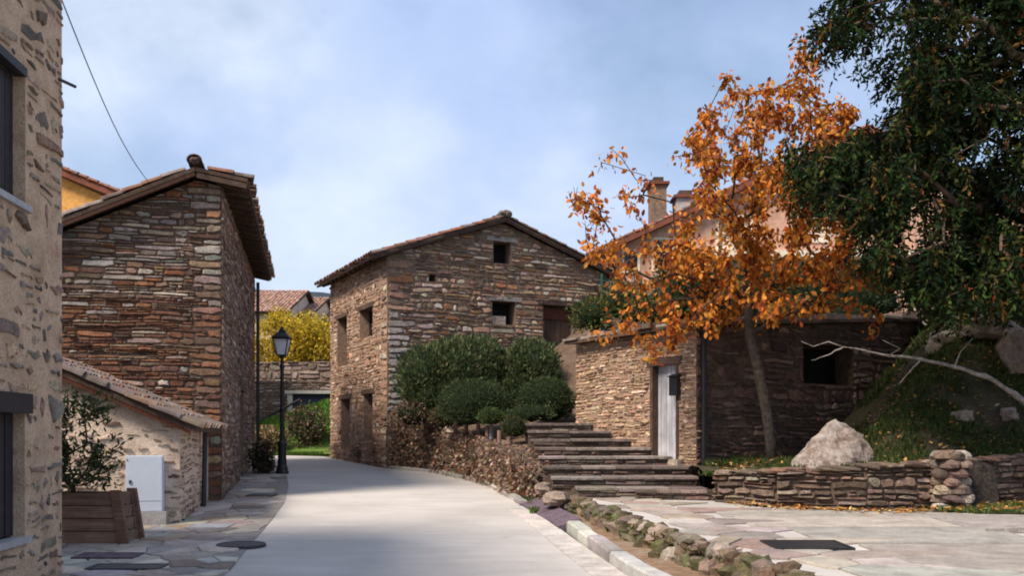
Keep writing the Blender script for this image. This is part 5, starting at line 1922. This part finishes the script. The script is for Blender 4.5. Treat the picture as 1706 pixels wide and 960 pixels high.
mm = dense([main[7], P(1385, 590, 13.9), P(1352, 601, 13.85)])
mb.tube(mm, [lerp(.014, .004, i / (len(mm) - 1)) for i in range(len(mm))], 6)
mb.tube([main[7], P(1380, 570, 14), P(1355, 578, 14.1), P(1335, 570, 14.1)], [.01, .008, .006, .003], 5)
mb.tube([main[5], P(1500, 580, 13.8), P(1470, 565, 13.7)], [.012, .008, .004], 5)
mm = dense([main[3], P(1600, 585, 13.9), P(1625, 560, 13.8)])
mb.tube(mm, [lerp(.014, .004, i / (len(mm) - 1)) for i in range(len(mm))], 6)
for i, v in enumerate(mb.v):
    mb.v[i] = v + Vector((0, 0, .035 * noise.noise(Vector((v.x * 3.1, v.y, 2))) + .02 * noise.noise(Vector((v.x * 9, v.y * 3, 5)))))
mb.build('branch', 'pale_bark', t, smooth=True)

# ------------------------------------------------------------------ upper right: pink house, fence, dark shrubs
YP = 32.0
el_, ap = P(983, 428, YP), P(1440, 218, YP)
fK = Face(Vector((el_.x + .4, YP, 3.3)), (1, 0, 0))
WK = (ap.x - fK.O.x) * 2
hK = thing('pink_house', fK.w(WK / 2, 0, -5), 'large salmon pink rendered house behind the orange tree', 'house')
sk = (ap.z - el_.z) / (ap.x - el_.x)
eK = el_.z + .4 * sk - 3.3 - .12
apv = eK + WK / 2 * sk
HK = []
for v in ((1197, 362, 1250, 412), (1090, 400, 1120, 448), (1336, 340, 1380, 400), (1460, 300, 1510, 370), (1570, 300, 1620, 370), (1040, 420, 1062, 452)):
    HK.append(px_hole(fK, *v))
wall_sheet(fK, [(0, 0), (WK, 0), (WK, eK), (WK / 2, apv), (0, eK)], HK, 'pink_render', hK, .15)
for i, h in enumerate(HK):
    o = fbox(MB(), fK, h[0], h[1], -.2, h[2], h[3], -.15).build('window', 'window_glass', hK)
    if i in (0, 2, 3):
        n = 9
        for k in range(n):
            fbox(MB(), fK, h[0] + .03, lerp(h[1], h[3], k / n) + .01, -.14, h[2] - .03, lerp(h[1], h[3], (k + 1) / n) - .01, -.11).build('blind_slat', 'cream_paint', o)
    mb = MB()
    fbox(mb, fK, h[0] - .09, h[1] - .09, -.02, h[0], h[3] + .09, .03)
    fbox(mb, fK, h[2], h[1] - .09, -.02, h[2] + .09, h[3] + .09, .03)
    fbox(mb, fK, h[0], h[3], -.02, h[2], h[3] + .09, .03)
    fbox(mb, fK, h[0], h[1] - .09, -.02, h[2], h[1], .05)
    mb.build('frame', 'cream_paint', o)
fbox(MB(), fK, 3.2, apv * .0 + HK[0][1] - .42, -.05, WK - 1, HK[0][1] - .2, .5).build('balcony_slab', 'cream_paint', hK)
fK2 = Face(fK.w(WK, 0), (0, 1, 0))
wall_sheet(fK2, [(0, 0), (9, 0), (9, eK), (0, eK)], [], 'pink_render', hK)
fK3 = Face(fK.w(0, 0, -9), (0, -1, 0))
wall_sheet(fK3, [(0, 0), (9, 0), (9, eK), (0, eK)], [], 'pink_render', hK)
ak = math.atan(sk)
for sg in (1, -1):
    up = Vector((sg * math.cos(ak), 0, math.sin(ak)))
    ls = (WK / 2 + .45) / math.cos(ak)
    E = fK.w(WK / 2, apv + .16, .4) - up * ls
    tile_roof(hK, E, (0, 1, 0), up, 9.8, ls, under='red_wood', thick=.16, single=60, pal=[(1, (.22, .085, .055)), (1, (.28, .115, .075)), (1, (.19, .10, .075))])
for px, y0, y1, wd in ((1095, 312, 400, .55), (1140, 334, 400, .7)):
    a = P(px, y0, YP + 2)
    b_ = P(px, y1, YP + 2)
    ch = MB().box((a.x - wd / 2, YP + 1.6, b_.z - 1), (a.x + wd / 2, YP + 2.4, a.z)).build('chimney', 'mortar_brown' if px < 1100 else 'concrete_grey', hK)
    MB().box((a.x - wd / 2 - .1, YP + 1.5, a.z + .002), (a.x + wd / 2 + .1, YP + 2.5, a.z + .1)).build('cap', 'red_wood', ch)
    MB().box((a.x - wd / 3, YP + 1.7, a.z + .1), (a.x + wd / 3, YP + 2.3, a.z + .3)).build('flue', 'dark_wood', ch)

t = thing('mesh_fence', Vector((3.0, 21.4, 3.4)), 'green wire mesh fence on the rise behind the hut', 'fence')
m_mottle('fence_green', (0.012, 0.06, 0.045), (0.025, 0.095, 0.07), 8, .2, .004, .6)
fa, fb = P(1003, 535, 21.4), P(1128, 470, 23.0)
fa.z, fb.z = 3.45, 3.5
ln = fb - fa
for i in range(5):
    p = fa.lerp(fb, i / 4)
    MB().tube([p - Z * .3, p + Z * 1.75], [.035, .035], 6).build('post', 'fence_green', t)
mb = MB()
for i in range(61):
    p = fa.lerp(fb, i / 60)
    mb.bar(p, p + Z * 1.65, .012, .012, up=Vector((0, 1, 0)))
for k in range(26):
    mb.bar(fa + Z * (.02 + k * .064), fb + Z * (.02 + k * .064), .010, .010)
tag(mb.build('mesh_panel', 'fence_green', t), kind='stuff')
DKG = [(3, (0.022, 0.036, 0.015)), (2, (0.034, 0.052, 0.019)), (1, (0.055, 0.072, 0.025))]
IVY = [(2, (0.05, 0.085, 0.025)), (1, (0.11, 0.12, 0.03)), (1, (0.20, 0.15, 0.03)), (1, (0.03, 0.055, 0.02))]
blob_shrub('ivy_shrub', [lobe(985, 528, 20.9, 34, .35, 30), lobe(1035, 505, 21.2, 34, .35, 32), lobe(1075, 520, 20.8, 45, .35, 22)], 2600, .11, IVY, label='green and yellow ivy spilling over the hut roof by the mesh fence', up=.2, rough=.3, core=.7)
for i, (px, py, Y, rx, rz, lab) in enumerate([(1150, 478, 23.5, 62, 50, 'dark evergreen shrub rising behind the near corner of the hut'), (1245, 485, 23.8, 70, 48, 'dark evergreen shrub behind the trunk of the orange tree'), (1340, 490, 23.6, 70, 52, 'dark evergreen shrub above the hut window'), (1435, 490, 23.2, 70, 55, 'dark evergreen shrub at the far end of the hut roof')]):
    blob_shrub('evergreen_shrub', [lobe(px, py + 5, Y, rx, .9, rz), lobe(px - 25, py + 40, Y - .2, rx * .7, .8, rz * .8)], 3600, .13, DKG, label=lab, group='evergreen shrubs behind the hut', up=.3, rough=.25, core=.8)

# ------------------------------------------------------------------ street lamp
lb = GP(470, 790)
t = thing('street_lamp', lb, 'black iron street lamp with a frosted lantern at the road bend', 'street lamp')
H = 3.80
mb = MB()
mb.lathe(lb, [(-.05, .17), (.06, .17), (.08, .15), (.18, .14), (.22, .115), (.7, .095), (.74, .115), (.80, .115), (.84, .08), (.9, .07)], 12)
mb.build('base', 'black_iron', t)
mb = MB()
mb.lathe(lb, [(.88, .062), (1.6, .055), (1.62, .07), (1.68, .07), (1.7, .05), (2.7, .045), (2.72, .065), (2.78, .065), (2.82, .04), (2.98, .04), (3.0, .075), (3.04, .075)], 12)
mb.build('pole', 'black_iron', t)
def ring4(z, r):
    return [lb + Vector((sx * r, sy * r, z)) for sx, sy in ((-1, -1), (1, -1), (1, 1), (-1, 1))]
lant = MB().hexa(ring4(3.05, .10) + ring4(3.45, .185)).build('lantern_glass', 'lantern_glass', t)
fr = MB()
lo, hi = ring4(3.04, .105), ring4(3.46, .19)
for i in range(4):
    fr.bar(lo[i], hi[i], .022, .022)
    fr.bar(lo[i], lo[(i + 1) % 4], .025, .025)
    fr.bar(hi[i], hi[(i + 1) % 4], .03, .03)
fr.build('lantern_frame', 'black_iron', t)
mb = MB()
mb.hexa(ring4(3.462, .225) + ring4(3.50, .22))
mb.hexa(ring4(3.501, .215) + ring4(3.62, .10))
mb.hexa(ring4(3.621, .085) + ring4(3.68, .08))
mb.lathe(lb, [(3.68, .09), (3.70, .05), (3.73, .045), (3.77, .03), (3.80, .005)], 8)
mb.build('cap', 'black_iron', t)

# ------------------------------------------------------------------ far end of the street
def fbz(X, Y):
    top = polyat([(-14, .9), (-10.2, 1.75), (-7.2, 2.75), (-4, 3.1)], X)
    return lerp(gz(32.4), top, smooth((Y - 32.5) / 4.2) ** .8) + .05 * fbm(X, Y, 3, 1.0)
grid_obj('grass_bank', rng(-14, -2.5, 30), rng(32.4, 41, 24), fbz, 'grass_ground')
def f_far():
    x, y = R.uniform(-11.5, -5.5), R.uniform(33.6, 37.6)
    return Vector((x, y, fbz(x, y)))
scatter_grass('bank_lawn', 9000, f_far, 'bright sunlit grass on the far bank past the lamp', (.12, .26), [(2, (.075, .155, .02)), (2, (.11, .20, .03)), (1, (.15, .24, .05))])
def f_far2():
    x, y = R.uniform(-9, -6.6), R.uniform(31.9, 32.6)
    return Vector((x, y, gz(y)))
scatter_grass('road_lawn', 1800, f_far2, 'green grass fringe where the road bends at the gabled house', (.08, .18), [(2, (.075, .135, .02)), (2, (.10, .17, .03))])
dry_clump('bank_shrub', Vector((-7.35, 33.3, fbz(-7.35, 33.3))), (.85, .5, .8), 2200, 'brown and green shrub on the bank against the gabled house', [(3, (.10, .07, .05)), (2, (.04, .06, .022)), (1, (.2, .13, .09))], .12)
dry_clump('bank_shrub', Vector((-8.6, 33.0, fbz(-8.6, 33.0))), (.7, .4, .5), 1700, 'pale tan dried flowers along the foot of the grass bank', [(3, (.26, .19, .10)), (2, (.13, .085, .055)), (1, (.36, .26, .12))], .11)
dry_clump('bank_shrub', Vector((-9.35, 33.3, fbz(-9.35, 33.3))), (.5, .4, .55), 1000, 'yellowish dried flowers on the bank just behind the lamp post', [(2, (.24, .18, .08)), (1, (.12, .13, .05))], .11)
t = thing('handrail', Vector((-10, 37.0, 1.8)), 'dark handrail along the top of the grass bank', 'handrail')
a, b_ = P(424, 712, 37.2), P(500, 671, 37.2)
mb = MB()
mb.tube([a + Z * .12, b_ + Z * .12], [.05, .05], 6)
mb.build('rail', 'black_iron', t)
for s in (0, .33, .66, 1):
    p = a.lerp(b_, s)
    MB().tube([Vector((p.x, p.y, fbz(p.x, p.y) - .1)), p + Z * .11], [.03, .03], 6).build('post', 'black_iron', t)
# far retaining walls
def far_wall(Y, x0, x1, z0, z1, label, sw=.4, sh=.17):
    f = Face(Vector((x0, Y, z0)), (1, 0, 0))
    t = thing('field_wall', f.w((x1 - x0) / 2, 0, -.2), label, 'wall')
    wl = fbox(MB(), f, 0, 0, -.5, x1 - x0, z1 - z0, 0).build('wall', 'mortar_brown', t)
    lay_stones([(f, rubble([(0, 0), (x1 - x0, 0), (x1 - x0, z1 - z0), (0, z1 - z0)], [], sw, sh, .016, .08, .25), .05, [(2, (.30, .235, .195)), (1, (.38, .315, .27)), (1, (.22, .165, .14))], wl)], limit=200, minpx=20)
far_wall(40.8, -14, -4, 1.0, 3.85, 'pale rubble field wall standing behind the far grass bank')
far_wall(43.5, -15, -3, 2.5, 4.9, 'upper field wall in the shade below the yellow tree')
a, b_ = P(481, 653, 40.2), P(552, 678, 40.2)
t = thing('concrete_shelter', Vector(((a.x + b_.x) / 2, 40.2, b_.z)), 'low concrete framed recess in the far field wall, dark interior painted navy', 'recess')
MB().box((a.x + .22, 40.05, b_.z - .4), (b_.x + .6, 40.6, a.z - .1)).build('panel', 'navy_dark_interior', t)  # flat panel painted navy in place of the opening's unlit interior
MB().box((a.x, 39.95, b_.z - .5), (a.x + .22, 40.65, a.z - .1)).build('post', 'concrete_grey', t)
MB().box((a.x - .1, 39.9, a.z - .098), (b_.x + .6, 40.7, a.z + .04)).build('lintel', 'concrete_grey', t)

# yellow tree
YEL = [(3, (0.52, 0.36, 0.025)), (2, (0.60, 0.44, 0.04)), (1.5, (0.40, 0.28, 0.03)), (1, (0.24, 0.22, 0.03))]
yb = Vector((P(497, 640, 45).x, 45, 4.3))
t = thing('yellow_tree', yb, 'round tree with golden yellow leaves beyond the street lamp', 'tree')
tg = []
while len(tg) < 170:
    d_ = rvec() * R.random() ** .4
    q = P(490, 578, 45)
    tg.append(Vector((q.x + d_.x * 2.6, 45 + d_.y * 1.8, q.z + d_.z * 1.72)))
nodes, tips = grow([yb, yb + Vector((.1, 0, .5)), yb + Vector((0, 0, 1.0))], tg, .25, .6)
branch_mesh(nodes, tips, .015, .16, 2.2, 6).build('trunk', 'bark', t)
mb = MB()
for tp in tips:
    for i in range(95):
        p = nodes[tp][0] + rvec() * R.random() ** .6 * .5
        L = R.uniform(.10, .19)
        leaf_quad(mb, p, rvec(), rvec(), L, L * .6, pick(YEL, .18))
tag(mb.build('crown', 'leaf', t), kind='stuff')

# far houses
def far_house(px0, px1, py_e, py_r, Y, depth, label, wallm='mortar_cream', pal=None, zbase=4.5, win=()):
    a, b_ = P(px0, py_e, Y), P(px1, py_e, Y)
    zr = P(px0, py_r, Y + depth / 2).z
    f = Face(Vector((a.x, Y, zbase)), (1, 0, 0))
    L = b_.x - a.x
    t = thing('tiled_house', f.w(L / 2, 0, -depth / 2), label, 'house')
    hs = [px_hole(f, *v) for v in win]
    he = a.z - zbase
    wall_sheet(f, [(0, 0), (L, 0), (L, he), (0, he)], hs, wallm, t, .2)
    for h in hs:
        fbox(MB(), f, h[0], h[1], -.25, h[2], h[3], -.2).build('window', 'window_glass', t)
    f2 = Face(f.w(L, 0), (0, 1, 0))
    wall_sheet(f2, [(0, 0), (depth, 0), (depth, he), (depth / 2, zr - zbase - .1), (0, he)], [], wallm, t)
    f3 = Face(f.w(0, 0, -depth), (0, -1, 0))
    wall_sheet(f3, [(0, 0), (depth, 0), (depth, he), (depth / 2, zr - zbase - .1), (0, he)], [], wallm, t)
    up = Vector((0, depth / 2 + .3, zr - a.z + .05)).normalized()
    ls = math.hypot(depth / 2 + .3, zr - a.z + .05)
    tile_roof(t, Vector((a.x - .3, Y - .35, a.z + .02)), (1, 0, 0), up, L + .6, ls, single=40, pal=pal or [(2, (.46, .27, .19)), (1, (.40, .21, .145)), (1, (.50, .33, .25))], thick=.12)
    up2 = Vector((0, -up.y, up.z))
    tile_roof(t, Vector((a.x - .3, Y + depth + .35, a.z + .02)), (1, 0, 0), up2, L + .6, ls, single=0, thick=.12)
far_house(396, 472, 522, 486, 58, 12, 'pale far house with a pinkish tiled roof above the yellow tree', zbase=4.8, win=((452, 524, 464, 536),))
far_house(470, 512, 528, 498, 62, 12, 'narrow far house with a pinkish tiled roof between two other far roofs', zbase=5.0)
far_house(508, 575, 540, 514, 66, 12, 'lower pinkish tiled far house beside the gabled stone house eave', zbase=5.5, win=((520, 542, 528, 552),))
